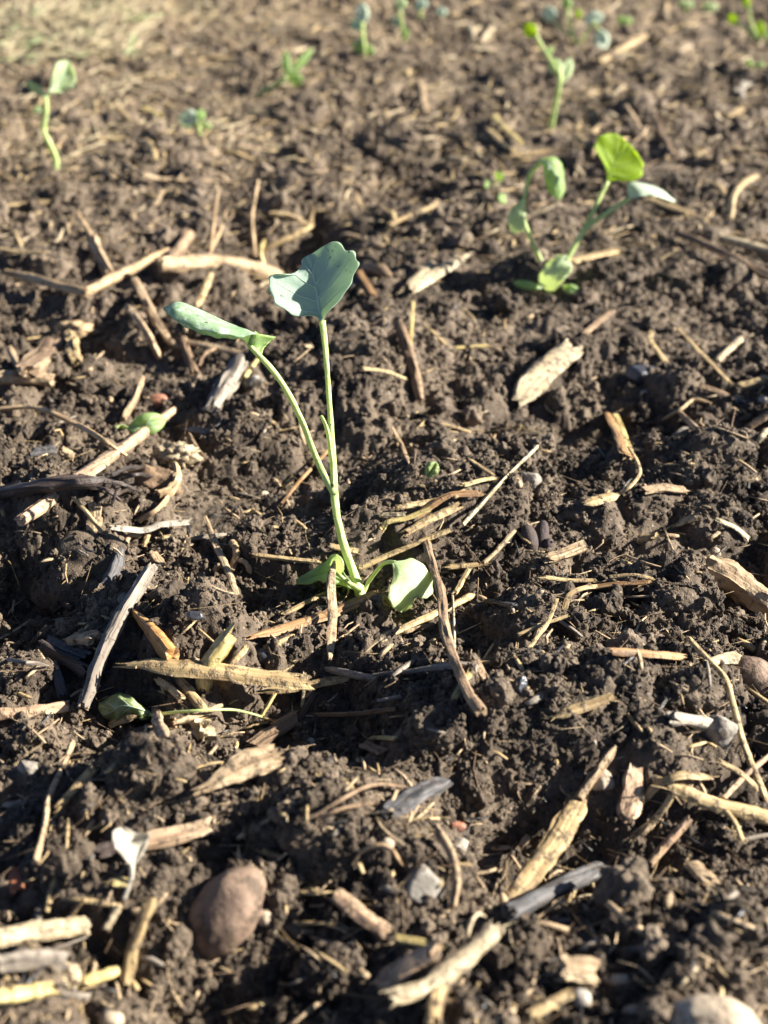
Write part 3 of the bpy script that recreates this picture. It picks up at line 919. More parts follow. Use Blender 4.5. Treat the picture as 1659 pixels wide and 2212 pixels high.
# ------------------------------------------------------------------ other seedlings
p = Plant('seedling', 'second nearest seedling at right with a glowing lime green upright leaf', (1186, 632), lean=.35)
p.stalk('stem', [(1183, 638, 0), (1213, 583, 0), (1240, 533, 0), (1264, 492, 0), (1292, 437, 0), (1314, 393, 0)], 16, 10)
p.stalk('leaf_stalk', [(1262, 498, -1), (1280, 482, -2), (1300, 468, -3), (1330, 447, -4), (1360, 428, -5)], 10, 8)
p.blade(mid=[(1314, 393, 0), (1318, 372, 0), (1332, 345, 1), (1345, 318, 1), (1350, 305, 1)],
        left=[(1311, 393, 0), (1311, 372, -2), (1300, 345, -4), (1286, 322, -5), (1288, 305, -4), (1300, 292, -3), (1318, 288, -1), (1330, 288, 0), (1345, 298, 1), (1350, 304, 1)],
        right=[(1318, 391, 0), (1330, 389, 1), (1352, 391, 1), (1376, 388, 2), (1389, 372, 3), (1388, 350, 3), (1381, 338, 2.5), (1369, 322, 2), (1360, 310, 2), (1351, 305, 1)],
        mat='leaf_lime', thick=.3, bulge=(-.2, -.2), wave=.5, veins=3, rib=6, vw=3.4, vmat='vein_lime', nt=40, ns=14)
p.blade(mid=[(1358, 426, -5), (1375, 405, -4), (1405, 408, -2), (1432, 418, 0), (1458, 434, 2)],
        left=[(1357, 424, -4), (1358, 396, 6), (1388, 396, 10), (1425, 408, 10), (1456, 432, 3)],
        right=[(1360, 430, -6), (1376, 427, -9), (1400, 422, -10), (1430, 428, -8), (1458, 437, 1)],
        mat='leaf_sky', thick=.4, bulge=(.8, .8), wave=.5, veins=2, rib=0, nt=26, ns=8)
p.blade(mid=[(1197, 628, -6), (1190, 600, -9), (1200, 575, -10), (1215, 552, -9)],
        left=[(1178, 626, -4), (1163, 604, -5), (1178, 572, -6), (1205, 550, -7)],
        right=[(1206, 620, -8), (1222, 600, -11), (1236, 580, -10), (1226, 552, -8)],
        mat='leaf_pale', thick=.3, bulge=(.2, .2), wave=1.0, veins=2, rib=0, nt=26, ns=8)
p.oval((1170, 622), (1108, 610), 18, 'leaf_mid', dz=(-3, -6), curl=2)
p.oval((1215, 618), (1255, 634), 22, 'leaf_mid', dz=(-2, -3), curl=2)

p = Plant('seedling', 'arching seedling with a hanging oval leaf, left of the lime-leaved seedling', (1168, 566), lean=.2)
p.stalk('stem', [(1171, 570, 0), (1150, 525, 0), (1132, 480, 0), (1130, 450, 0), (1136, 410, 0), (1147, 375, 0), (1170, 348, -1)], 10, 9)
p.blade(mid=[(1168, 346, -1), (1186, 356, -4), (1200, 382, -5), (1208, 410, -4), (1208, 432, -2)],
        left=[(1166, 343, -1), (1196, 339, -1), (1214, 356, 0), (1219, 390, 1), (1220, 412, 1), (1210, 432, -2)],
        right=[(1169, 349, -1), (1174, 365, -3), (1176, 385, -4), (1184, 412, -4), (1205, 432, -3)],
        mat='leaf_mid', thick=.3, bulge=(1, 1), wave=.2, veins=2, rib=3, nt=26, ns=8)
p.blade(mid=[(1134, 452, -2), (1122, 468, -4), (1114, 485, -4), (1110, 503, -3)],
        left=[(1134, 450, -2), (1128, 430, -2), (1108, 448, -3), (1096, 470, -3), (1104, 500, -3)],
        right=[(1136, 456, -2), (1134, 475, -4), (1132, 496, -4), (1114, 505, -3)],
        mat='leaf_pale', thick=.3, bulge=(1, 1), wave=.2, veins=0, rib=0, nt=20, ns=7)

p = Plant('seedling', 'small weed of tiny leaves left of the arching seedling', (1072, 402), lean=.1)
p.stalk('stem', [(1076, 412, 0), (1070, 396, 0), (1073, 380, 0)], 5, 4, n=10, k=7)
p.oval((1072, 386), (1086, 374), 22, 'leaf_mid', dz=(0, -2), rib=0)
p.oval((1070, 398), (1044, 402), 22, 'leaf_mid', dz=(0, -2), rib=0)
p.oval((1076, 412), (1092, 440), 16, 'leaf_mid', dz=(0, -3), rib=0)

p = Plant('seedling', 'blurred seedling at far left with a wavy stem and cupped leaf', (119, 366), lean=.1)
p.stalk('stem', [(118, 372, 0), (121, 345, 0), (106, 308, 0), (94, 281, 0), (98, 240, 0), (97, 207, 0)], 13, 11)
p.blade(mid=[(106, 198, 0), (122, 180, 3), (138, 160, 5), (146, 134, 6)],
        left=[(106, 196, 0), (112, 170, -6), (118, 148, -6), (126, 134, -2), (144, 130, 5)],
        right=[(110, 199, 0), (135, 199, 2), (160, 184, 3), (163, 160, 5), (150, 132, 6)],
        mat='leaf_pale', thick=.4, bulge=(-.6, -.6), wave=.3, veins=2, rib=4, nt=24, ns=8)
p.oval((99, 208), (56, 176), 19, 'leaf_pale', dz=(0, 3), fold=1)
p.oval((92, 228), (72, 244), 16, 'leaf_pale', dz=(0, -2), rib=0)
p.stalk('leaf_stalk', [(97, 212, 0), (102, 205, 0), (108, 198, 0)], 8, 7, n=10, k=8)

p = Plant('seedling', 'tiny far seedling with one round blue-white leaf, in the left background', (431, 292), lean=0)
p.stalk('stem', [(432, 296, 0), (430, 280, 0), (424, 262, 0)], 9, 8, n=12, k=8)
p.oval((428, 264), (388, 250), 42, 'leaf_sky', dz=(0, 4), fold=-1)
p.oval((428, 262), (436, 236), 22, 'leaf_mid', dz=(0, 4), rib=0)
p.oval((432, 264), (458, 278), 16, 'leaf_pale', dz=(0, -4), rib=0)

p = Plant('seedling', 'fallen pale seedling lying on the soil in the middle background', (553, 206), lean=0)
p.stalk('stem', [(551, 210, 0), (570, 198, -2), (597, 182, -3), (620, 168, -4)], 14, 11, n=16)
p.oval((622, 170), (655, 172), 26, 'leaf_mid', dz=(-3, -4))
p.oval((620, 166), (616, 110), 20, 'leaf_mid', dz=(-3, 4), rib=0)
p.oval((624, 164), (676, 104), 18, 'leaf_mid', dz=(-3, 8), rib=0)

p = Plant('seedling', 'far seedling with an upright white-lit leaf, top centre', (788, 118), lean=0)
p.stalk('stem', [(789, 122, 0), (785, 96, 0), (783, 66, 0), (783, 48, 0)], 12, 9, n=14)
p.oval((783, 54), (781, 6), 30, 'leaf_sky', dz=(0, 2), rib=0)
p.oval((782, 66), (760, 44), 24, 'leaf_blue', dz=(0, 3), rib=0)
p.oval((788, 116), (806, 102), 26, 'leaf_mid', dz=(0, 0), rib=0)
p.oval((786, 112), (762, 92), 20, 'leaf_mid', dz=(0, 0), rib=0)
p.oval((786, 98), (772, 82), 18, 'leaf_blue', dz=(0, 0), rib=0)

p = Plant('seedling', 'far seedling right beside the white-lit one, cut by the top edge', (871, 90), lean=0)
p.stalk('stem', [(872, 94, 0), (870, 70, 0), (864, 34, 0), (864, 20, 0)], 9, 7, n=12)
p.oval((864, 22), (866, -8), 26, 'leaf_pale', dz=(0, 2), rib=0)
p.oval((868, 60), (848, 36), 16, 'leaf_blue', dz=(0, 2), rib=0)
p.oval((870, 88), (878, 62), 16, 'leaf_mid', dz=(0, 0), rib=0)

p = Plant('seedling', 'faint blue-green seedling at the top, right of centre', (908, 44), lean=0)
p.stalk('stem', [(908, 48, 0), (908, 30, 0), (909, 18, 0)], 7, 6, n=10, k=8)
p.oval((909, 22), (912, -4), 24, 'leaf_blue', dz=(0, 2), rib=0)
p.oval((908, 26), (896, 10), 14, 'leaf_blue', dz=(0, 2), rib=0)

p = Plant('seedling', 'faint small seedling farthest right of the top centre group', (952, 44), lean=0)
p.stalk('stem', [(952, 48, 0), (952, 38, 0), (953, 30, 0)], 6, 5, n=10, k=8)
p.oval((953, 38), (954, 16), 22, 'leaf_blue', dz=(0, 2), rib=0)

p = Plant('seedling', 'blurred seedling at upper right with a long stem and side leaf', (1190, 278), lean=.1)
p.stalk('stem', [(1188, 282, 0), (1196, 245, 0), (1204, 205, 0), (1209, 172, 0), (1206, 150, 0)], 13, 11)
p.stalk('leaf_stalk', [(1204, 156, 0), (1184, 122, 2), (1170, 98, 3), (1156, 74, 4)], 9, 8, n=18)
p.oval((1158, 78), (1134, 52), 30, 'leaf_lime', dz=(3, 6), rib=0)
p.oval((1212, 180), (1232, 126), 27, 'leaf_pale', dz=(0, 6), rib=0)
p.oval((1206, 162), (1194, 126), 30, 'leaf_pale', dz=(0, 4), rib=0)
p.oval((1184, 122), (1192, 100), 12, 'leaf_mid', dz=(2, 4), rib=0)

p = Plant('seedling', 'cluster-leaved far seedling at the top right with white-lit leaves', (1250, 96), lean=0)
p.stalk('stem', [(1250, 102, 0), (1236, 70, 0), (1228, 40, 0), (1227, 16, 0)], 8, 6, n=14)
p.stalk('leaf_stalk', [(1250, 98, 0), (1266, 70, 0), (1282, 46, 0)], 6, 5, n=12)
p.stalk('leaf_stalk', [(1280, 50, 0), (1290, 58, -1), (1298, 68, -2)], 6, 5, n=8)
p.stalk('leaf_stalk', [(1246, 92, 0), (1212, 60, 0), (1192, 42, 0)], 5, 4, n=12)
p.oval((1198, 46), (1176, 16), 30, 'leaf_sky', dz=(0, 2), rib=0)
p.oval((1228, 22), (1222, -8), 22, 'leaf_mid', dz=(0, 2), rib=0)
p.oval((1260, 45), (1304, 34), 28, 'leaf_sky', dz=(0, 2), rib=0)
p.oval((1294, 62), (1304, 106), 34, 'leaf_sky', dz=(-1, -6), rib=0)
p.oval((1252, 40), (1246, 20), 16, 'leaf_lime', dz=(0, 2), rib=0)

p = Plant('seedling', 'lime-leaved far seedling at the top right corner', (1640, 92), lean=0)
p.stalk('stem', [(1642, 98, 0), (1628, 78, 0), (1606, 60, 0), (1590, 46, 0)], 8, 6, n=14)
p.stalk('leaf_stalk', [(1640, 94, 0), (1622, 50, 0), (1616, 14, 0)], 7, 5, n=14)
p.oval((1594, 50), (1574, 32), 20, 'leaf_lime', dz=(0, 3), rib=0)
p.oval((1634, 84), (1646, 46), 26, 'leaf_lime', dz=(0, 3), rib=0)
p.oval((1616, 18), (1608, -10), 18, 'leaf_lime', dz=(0, 3), rib=0)
p.oval((1646, 90), (1660, 70), 18, 'leaf_mid', dz=(0, 0), rib=0)

p = Plant('seedling', 'dark green sprout at the right edge below the top corner seedling', (1630, 152), lean=0)
p.stalk('stem', [(1630, 156, 0), (1628, 146, 0), (1627, 138, 0)], 6, 5, n=8, k=8)
p.oval((1626, 142), (1610, 134), 18, 'leaf_mid', dz=(0, 1), rib=0)
p.oval((1630, 144), (1652, 140), 18, 'leaf_mid', dz=(0, 1), rib=0)

for i, (x, y, m, lab) in enumerate([(1483, 8, 'leaf_pale', 'small white-lit sprout at the top edge, left of two'), (1535, 14, 'leaf_pale', 'small white-lit sprout at the top edge, right of two'),
                     (1350, 44, 'leaf_mid', 'lone small pale sprout near the top, right of the cluster')]):
    p = Plant('seedling', lab, (x, y + 16), lean=0)
    p.stalk('stem', [(x, y + 20, 0), (x - 1, y + 10, 0), (x, y + 4, 0)], 6, 5, n=8, k=8)
    p.oval((x, y + 6), (x - 16, y - 6), 20, m, dz=(0, 2), rib=0)
    p.oval((x, y + 6), (x + 14, y - 4), 18, m, dz=(0, 2), rib=0)

p = Plant('fallen_leaf', 'single green leaf lying on the orange-barked stick', (312, 925), lean=.6, cat='leaf')
p.oval((276, 928), (358, 906), 48, 'leaf_mid', dz=(-9, -9), curl=4, veins=2, rib=2)
p.stalk('leaf_stalk', [(250, 926, -1), (264, 921, -2), (278, 927, -4)], 11, 7, n=12)

p = Plant('fallen_leaf', 'crumpled green leaf with a long thin stalk in front of the flat straw', (300, 1545), lean=.8, cat='leaf')
p.blade(mid=[(326, 1543, -4), (298, 1530, -7), (270, 1524, -7), (240, 1530, -5), (214, 1524, -3)],
        left=[(328, 1548, -5), (312, 1556, -5), (286, 1550, -4), (250, 1556, -3), (222, 1548, -2), (213, 1528, -2)],
        right=[(326, 1538, -3), (296, 1518, -4), (280, 1502, -4), (256, 1498, -3), (232, 1508, -2), (214, 1520, -2)],
        mat='leaf_dull', thick=.4, bulge=(.5, .8), wave=1.4, veins=3, rib=3, vw=2.2, nt=40, ns=12)
p.stalk('leaf_stalk', [(322, 1545, -5), (356, 1541, -6), (430, 1534, -7), (500, 1532, -7), (540, 1540, -5), (566, 1548, -3)], 7, 4)

p = Plant('fallen_leaf', 'bleached white dried leaf on a thin stalk in the left foreground', (266, 1942), lean=.5, cat='leaf')
p.blade(mid=[(284, 1868, 0), (281, 1848, 0), (276, 1825, 0), (268, 1800, -1), (262, 1790, -1)],
        left=[(280, 1868, 0), (262, 1848, -4), (246, 1824, -8), (244, 1800, -8), (252, 1789, -5)],
        right=[(289, 1868, 0), (306, 1850, 1), (318, 1822, 2), (324, 1800, 0), (306, 1802, 1), (290, 1798, 1), (270, 1789, -1)],
        mat='leaf_white', thick=.4, bulge=(.5, -1.0), wave=.5, veins=0, rib=3, nt=26, ns=9)
p.stalk('leaf_stalk', [(284, 1866, 0), (285, 1890, 0), (278, 1915, 0), (266, 1944, 0)], 12, 9, mat='leaf_white', n=18)

p = Plant('fallen_leaf', 'small round pale green leaf scrap on dark soil right of the main stem', (932, 1020), lean=.6, cat='leaf')
p.oval((924, 1030), (942, 998), 30, 'leaf_dull', dz=(-3, -3), curl=.2, wave=.4, rib=0)

# ------------------------------------------------------------------ straw, twigs and stones, mid ground (in focus)
twig('long knobbly brown twig right of the drooping base leaf', [(916, 1159), (934, 1220), (952, 1280), (959, 1343, 1), (974, 1404, 2), (1010, 1494, 2), (1039, 1541, 0)], 20, 'bark', knobs=((.32, .35, .012), (.62, .15, .03), (.98, .3, .03)), n=60, grooves=.1, ext=(0, -1, 1, 5, 3))
twig('thin pale twiglet standing along the long knobbly twig', [(977, 1271, 5), (980, 1340, 5), (981, 1411, 4)], 7, 'pale', k=8)
straw('split pale straw running under the long knobbly twig', [(1039, 1274, 2), (952, 1320, 2), (823, 1376, 2)], 20, 'straw')
straw('frayed thin tip fallen from the split pale straw', [(826, 1374, 2), (800, 1396, 1), (783, 1411, 1)], 9, 'pale', prof='flat', taper=(1, .2))
chip('flat splintered stick standing before the main stem', [(722, 1212, 8), (715, 1264, 9), (718, 1332, 6), (714, 1424, 0)], 19, 'wood', taper=(.25, .3), prof='flat', n=30, cat='stick', name='stick', roll=10, ext=(16, 9, 3, 0))
straw('long brown straw lying behind the splintered stick', [(545, 1375, 2), (640, 1350, 3), (711, 1328, 4), (808, 1284, 2)], 27, 'brown', prof='blade', taper=(.3, .9), n=40)
straw('narrow tan straw passing behind the splintered stick', [(614, 1326, 2), (660, 1302, 2), (712, 1276, 2)], 14, 'straw')
straw('flat broad golden straw with a pointed tip, left of centre', [(278, 1436, 2), (320, 1434, 5), (420, 1443, 6), (560, 1460, 5), (657, 1472, 3)], 42, 'straw', prof='blade', taper=(.12, 1), n=44, k=20, ext=(3, 5, 5, 4))
straw('short thick yellow straw stub crossing under the golden straw', [(500, 1366, 4), (474, 1400, 4), (446, 1440, 2), (440, 1490, 0)], 40, 'yellow', prof='round', hollow=.6, taper=(.95, .9), grooves=.05, sink=.3, ext=(4, 3, -1))
straw('thin tan straw right of the yellow stub', [(530, 1400, 1), (508, 1424, 1), (490, 1446, 1)], 16, 'straw')
chip('orange tapering husk beside the grey stick', [(288, 1321, 2), (312, 1345, 3), (338, 1378, 4), (372, 1420, 3)], 38, 'orange', prof='round', name='husk', cat='husk', wprof=[.35, .6, .85, 1.0, .98], rag=.3, rough=.03, n=24, sink=.5)
twig('thick grey weathered stick leaning on the flat-topped clod', [(328, 1226, 6), (298, 1272, 8), (262, 1330, 8), (216, 1422, 8), (178, 1528, 2)], 30, 'grey', k=18, n=50, taper=(.92, .75), grooves=.1, ext=(1, 2, 2, 1), name='stick', cat='stick')
chip('dark brown stick end pointing at the grey stick from the left', [(95, 1398, 3), (140, 1424, 3), (192, 1452, 2)], 27, 'dark', prof='round', name='stick', cat='stick')
chip('sooty black charcoal piece above the dark brown stick', [(100, 1384, 2), (140, 1402, 3), (186, 1420, 2)], 26, 'coal', name='charcoal_piece', cat='charcoal')
chip('orange-tan wood block below the flat-topped clod', [(152, 1380, 2), (205, 1378, 2)], 34, 'wood', roll=15)
chip('charred piece lying just right of the grey stick foot', [(240, 1415, 1), (290, 1420, 1)], 28, 'coal', name='charcoal_piece', cat='charcoal')
chip('dark charred twig below the dark brown stick end', [(112, 1432, 1), (126, 1470, 2), (134, 1500, 1)], 22, 'coal', name='charcoal_piece', cat='charcoal')
twig('charred strip embedded on the flat-topped clod', [(262, 1176), (254, 1215), (238, 1262)], 26, 'ash', sink=.6, name='charred_stick', cat='stick')
pebble('purple-grey round pebble right of the grey stick', 353, 1274, 24, 21, 'stone_brown', bury=.2)
pebble('ridged grey seed left of the grey stick', 266, 1292, 30, 24, 'stone_grey', rot=40, bury=.2, name='seed', cat='seed')
pebble('tiny white grit stone on the flat-topped clod', 125, 1324, 12, 8, 'stone_white', sub=3)
pebble('black coal lump on the rough clod', 420, 1330, 46, 30, 'stone_dark', facet=.3)
twig('slender bent twig between the clods left of the main stem', [(443, 1116, 4), (464, 1173, 6), (493, 1235, 5), (511, 1284, 1)], 13, 'wood', k=10, n=36, taper=(.5, .7))
r_ = root('knotted yellow root tuft left of the main stem', [(500, 1168, 3), (512, 1190, 3), (508, 1212, 2), (500, 1240, 0)], 15, 'root')
root('short root loop at the slender bent twig', [(462, 1234, 1), (474, 1222, 3), (486, 1222, 2)], 11, 'root')
root('curled pale root end right of the yellow tuft', [(512, 1206, 2), (530, 1216, 3), (540, 1240, 1)], 11, 'root')
straw('tan straw lying behind the left curled base leaf', [(549, 1199, 2), (610, 1206, 3), (689, 1214, 2)], 15, 'straw')
straw('short tan straw behind the main stem foot', [(716, 1180, 2), (768, 1192, 2)], 15, 'straw', prof='flat')
straw('greyish straw rising from the base leaf to the straw bundle', [(779, 1226, 2), (870, 1186, 3), (967, 1146, 3)], 14, 'straw', prof='flat')
straw('broad pale straw at the lower edge of the bundle', [(873, 1153, 3), (930, 1120, 4), (988, 1094, 3)], 22, 'straw')
straw('twisted brown straw on top of the bundle', [(905, 1112, 3), (960, 1074, 6), (1000, 1066, 5), (1035, 1066, 2)], 18, 'brown', prof='blade', n=34)
straw('forked yellow straw at the left end of the bundle', [(826, 1144, 2), (838, 1128, 4), (880, 1120, 5), (924, 1102, 4)], 13, 'yellow', prof='flat')
straw('tan straw at the back of the bundle', [(862, 1096, 3), (900, 1088, 4), (942, 1080, 3)], 14, 'straw')
straw('short blunt straw at the left of the bundle', [(826, 1112, 2), (872, 1110, 3)], 14, 'pale')
twig('thin pale green twig rising to the right of the bundle', [(1000, 1134, 1), (1058, 1070, 5), (1094, 1030, 6), (1160, 965, 3)], 9, 'pale', k=8)
straw('flat tan straw right of the twig top', [(970, 1225, 2), (1010, 1222, 3), (1048, 1216, 2)], 16, 'straw', prof='flat')
twig('thin brown stalk rising from the flat tan straw', [(1044, 1216, 2), (1078, 1184, 5), (1111, 1146, 5)], 9, 'wood', k=8)
straw('tilted straw leg under the flat tan straw', [(1013, 1228, 2), (998, 1254, 2), (984, 1280, 1)], 12, 'straw', prof='flat')
twig('grey twig lying below the split pale straw, left piece', [(700, 1444, 2), (760, 1456, 3), (826, 1470, 1)], 14, 'grey', taper=(.6, .5))
twig('grey twig passing behind the long knobbly twig low down', [(806, 1458, 2), (880, 1450, 3), (974, 1438, 3), (1031, 1446, 1)], 17, 'grey', taper=(.4, 1), ext=(0, -1), wprof=[.4, .6, .7, 1, 1.6])
straw('tan pointed straw right of the golden straw end', [(560, 1495, 1), (640, 1485, 3), (700, 1474, 3), (760, 1464, 1)], 20, 'straw', prof='blade', taper=(.15, .6))
straw('thin upright sliver crossing the golden straw end', [(658, 1454, 5), (656, 1490, 5), (653, 1527, 2)], 8, 'pale', prof='flat')
chip('dark splintered stick under the upright sliver', [(679, 1500, 2), (662, 1528, 2), (642, 1560, 1)], 15, 'dark', name='stick', cat='stick')
twig('thin brown twig lying below centre', [(664, 1544, 1), (760, 1542, 2), (855, 1532, 1)], 9, 'bark', k=9)
straw('small yellow barbed straw left of the dark splintered stick', [(563, 1549, 1), (578, 1525, 3), (592, 1500, 3)], 10, 'yellow')
straw('lower stalk emerging under the golden straw, left', [(342, 1470, 1), (368, 1484, 2), (392, 1508, 1)], 16, 'root', prof='round')
straw('lower stalk emerging under the golden straw, right', [(388, 1468, 1), (410, 1496, 2), (438, 1532, 1)], 22, 'straw')
twig('reddish bent wooden stub in front of the crumpled leaf', [(338, 1532, 4), (341, 1564, 3), (360, 1604, 0)], 22, 'pink', name='stick', cat='stick')
twig('slim orange-brown stick over the leaf stalk', [(374, 1562, 2), (425, 1545, 4), (480, 1523, 3)], 13, 'wood', taper=(.6, .5), name='stick', cat='stick')
chip('frayed pale pith stub behind the large crumbly clod', [(440, 1556, 2), (438, 1596, 1)], 36, 'pale', name='pith_stub', cat='stub', prof='round', rough=.25, rag=.8)
straw('dry husk under the crumpled green leaf', [(234, 1566, 2), (262, 1552, 3), (292, 1546, 3)], 28, 'straw', prof='blade', taper=(.3, .4), name='husk', cat='husk')
twig('red-brown stick at the left edge behind the small round clod', [(-6, 1543, 1), (70, 1536, 2), (146, 1526, 1)], 24, 'pink', name='stick', cat='stick')
straw('pale thin straw at the left edge beside the flat-topped clod', [(-4, 1382, 1), (30, 1362, 2), (68, 1338, 2)], 8, 'pale', prof='flat')
root('grey rootlet running in from the left edge', [(-4, 1422, 1), (50, 1430, 2), (104, 1438, 1)], 8, 'grey')
straw('white flat fibre strip behind the flat-topped clod', [(245, 1140, 3), (310, 1146, 4), (350, 1134, 5), (404, 1130, 4)], 18, 'white', prof='blade', n=30)
root('tan rootlet leaning on the white fibre strip', [(300, 1126, 3), (340, 1100, 4), (364, 1072, 3)], 13, 'root')
root('pale loop root on top of the flat-topped clod', [(272, 1172, 1), (284, 1156, 3), (312, 1160, 1)], 10, 'root')
straw('short yellow stub behind the grey stick top', [(312, 1178, 1), (322, 1146, 3)], 14, 'straw')
straw('thin tan straw leaning behind the clod, left', [(158, 1074, 3), (190, 1110, 4), (226, 1158, 3)], 10, 'straw')
chip('tan wood strip behind the flat-topped clod', [(206, 1090, 1), (204, 1150, 2)], 30, 'wood', prof='flat')
chip('small red chip right of the grey stick top', [(330, 1196, 2), (348, 1222, 2)], 20, 'wood')
pebble('small tan pebble left of the main stem', 570, 1071, 24, 22, 'stone_pale', rot=20)
pebble('green-grey pebble below the long brown straw', 616, 1394, 26, 20, 'stone_grey', rot=-20)
pebble('black coal lump below the long brown straw', 572, 1416, 72, 44, 'stone_dark', facet=.35, bury=.4, name='coal_lump', cat='coal')
# right half, in focus
o_ = empty('seed_pod', at(1155, 1180, depth_at(1155, 1180)))
tag(o_, 'dark purple split seed pod lying on the dark soil at right', 'seed pod')
lump('pod_half', None, 1143, 1165, 38, 66, 'seed', None, rot=12, amp=.04, bury=.25, parent=o_, origin=tuple(o_.location))
lump('pod_half', None, 1168, 1156, 34, 66, 'seed', None, rot=-12, amp=.04, bury=.2, parent=o_, origin=tuple(o_.location))
lump('pod_half', None, 1184, 1176, 22, 30, 'seed', None, rot=-30, amp=.04, bury=.3, parent=o_, origin=tuple(o_.location))
chip('short orange-tan straw block right of the seed pod', [(1182, 1206, 2), (1220, 1196, 3), (1258, 1180, 2)], 24, 'wood', roll=10)
straw('dark tan straw strip below the seed pod', [(1181, 1248, 2), (1230, 1254, 2), (1283, 1254, 1)], 12, 'straw', prof='flat')
straw('bent tan straw left of the big dark clod', [(1220, 1316, 1), (1236, 1282, 3), (1290, 1268, 3), (1410, 1266, 1)], 12, 'straw', prof='flat', n=34)
straw('dark straw strips above the bent tan straw', [(1278, 1270, 2), (1330, 1262, 3), (1406, 1258, 2)], 13, 'brown', prof='flat')
straw('straw fibres in front of the seed pod row', [(1320, 1246, 2), (1370, 1242, 3), (1412, 1250, 1)], 10, 'straw', prof='flat')
chip('curved weathered driftwood piece at the right edge', [(1530, 1230, 4), (1570, 1250, 8), (1610, 1278, 9), (1668, 1322, 7)], 62, 'wood', prof='round', name='driftwood', cat='wood', k=22, n=30, grooves=.12, rag=.5, sink=.5)
pebble('yellow seed capsule behind the driftwood piece', 1544, 1195, 26, 26, 'stone_pale', name='seed', cat='seed', bury=.15)
straw('straight brown straw lying flat in the right middle', [(1325, 1406, 2), (1400, 1412, 3), (1474, 1418, 2)], 22, 'brown')
pebble('blue-black coal lump at the end of the straight brown straw', 1494, 1414, 30, 22, 'stone_dark', facet=.3, name='coal_lump', cat='coal')
straw('long bent straw running down past the brown stone', [(1488, 1380, 3), (1530, 1426, 6), (1566, 1465, 7), (1584, 1523, 6), (1602, 1595, 4), (1628, 1664, 4), (1652, 1722, 2)], 15, 'straw', n=50)
chip('fan-shaped pale chip at the bend of the long straw', [(1532, 1430, 2), (1562, 1424, 3), (1598, 1418, 2)], 36, 'pale', prof='flat', wprof=[.5, .8, 1])
pebble('smooth brown stone at the right edge', 1630, 1476, 150, 105, 'stone_brown', rot=-30, bury=.35, amp=.12, freq=1.0, name='stone', cat='stone')
straw('pointed tan straw in the lower right middle', [(1196, 1550, 1), (1250, 1530, 3), (1316, 1508, 3)], 26, 'straw', prof='blade', taper=(.12, 1))
chip('chalky white knuckled fragment right of the pointed straw', [(1450, 1552, 3), (1486, 1556, 3), (1522, 1564, 3)], 30, 'white', prof='round', wprof=[1, .75, 1.1], name='fragment', cat='fragment')
pebble('grey angular chunk behind the long bent straw', 1552, 1580, 88, 96, 'stone_grey', facet=.8, rot=20, name='stone', cat='stone')
pebble('shiny blue-black stone left of the pointed tan straw', 1123, 1482, 34, 50, 'stone_dark', facet=.4, rot=-15, bury=.2)
pebble('tiny tan pebble behind the crossed thin straws', 1170, 1283, 18, 18, 'stone_pale', sub=3)
straw('upper of the two crossed thin straws', [(1203, 1294, 4), (1186, 1340, 4), (1160, 1378, 3), (1138, 1408, 1)], 9, 'straw', prof='flat')
straw('lower of the two crossed thin straws', [(1226, 1330, 3), (1180, 1346, 3), (1122, 1370, 1)], 9, 'straw', prof='flat')
straw('pale ragged chip behind the driftwood', [(1466, 1130, 2), (1506, 1116, 3)], 22, 'pale', prof='flat')
straw('pale sharp straw pointing down at the right', [(1551, 1124, 2), (1585, 1138, 3), (1614, 1160, 1)], 14, 'pale', prof='flat')
root('thin dark rootlet over the soil right of centre', [(1434, 1138, 3), (1446, 1170, 3), (1462, 1204, 1)], 5, 'wood', k=6)
root('reddish rootlet lying across the dark soil', [(1345, 1197, 2), (1390, 1214, 2), (1428, 1224, 1)], 6, 'wood', k=6)
chip('small yellow chip in the dark soil', [(1380, 1166, 1), (1414, 1160, 1)], 24, 'straw', prof='flat')
chip('brown flake leaning at the foot of the grey clod', [(1030, 1430, 2), (1048, 1468, 2)], 18, 'bark', prof='flat')
straw('small yellow straw caught under the long twig', [(980, 1510, 1), (1000, 1470, 2), (1012, 1456, 2)], 13, 'yellow', prof='flat')
chip('black charcoal sliver right of the split pale straw', [(1050, 1298, 1), (1110, 1308, 2)], 16, 'coal', name='charcoal_piece', cat='charcoal')

# ------------------------------------------------------------------ behind the focus, left
twig('knotted tan branch, long right piece with roots', [(345, 572, 2), (400, 570, 5), (470, 566, 5), (530, 572, 5), (600, 592, 2)], 29, 'wood', ext=(1, 1), knobs=((.3, .12, .04), (.85, .25, .06)), n=44, name='branch', cat='branch')
twig('pale sunlit middle piece of the knotted branch', [(183, 632, 3), (240, 604, 6), (300, 574, 8), (366, 546, 8)], 23, 'root', ext=(3, 3, 3), knobs=((.03, .2, .05), (.97, .25, .05)), taper=(.7, .9), name='branch', cat='branch')
twig('left thin piece of the knotted branch', [(12, 588, 5), (60, 600, 6), (120, 616, 6), (190, 634, 3)], 17, 'root', ext=(5, 5, 4), taper=(.7, 1), name='branch', cat='branch')
twig('stubby upright side shoot of the knotted branch', [(202, 522, 12), (214, 550, 10), (236, 592, 5)], 24, 'wood', knobs=((.04, .35, .05),), name='branch', cat='branch')
twig('dark upright stub at the kink of the knotted branch', [(406, 508, 12), (392, 536, 8), (366, 572, 3)], 26, 'bark', knobs=((.06, .35, .06),), name='branch', cat='branch')
root('forked root hanging from the knotted branch, left fork', [(277, 664, 3), (306, 706, 4), (330, 748, 3), (346, 778, 1)], 18, 'wood', taper=(.9, .7))
root('forked root hanging from the knotted branch, right fork', [(292, 606, 6), (320, 660, 6), (345, 704, 4), (372, 742, 3), (398, 752, 1)], 20, 'wood', taper=(1, .5))
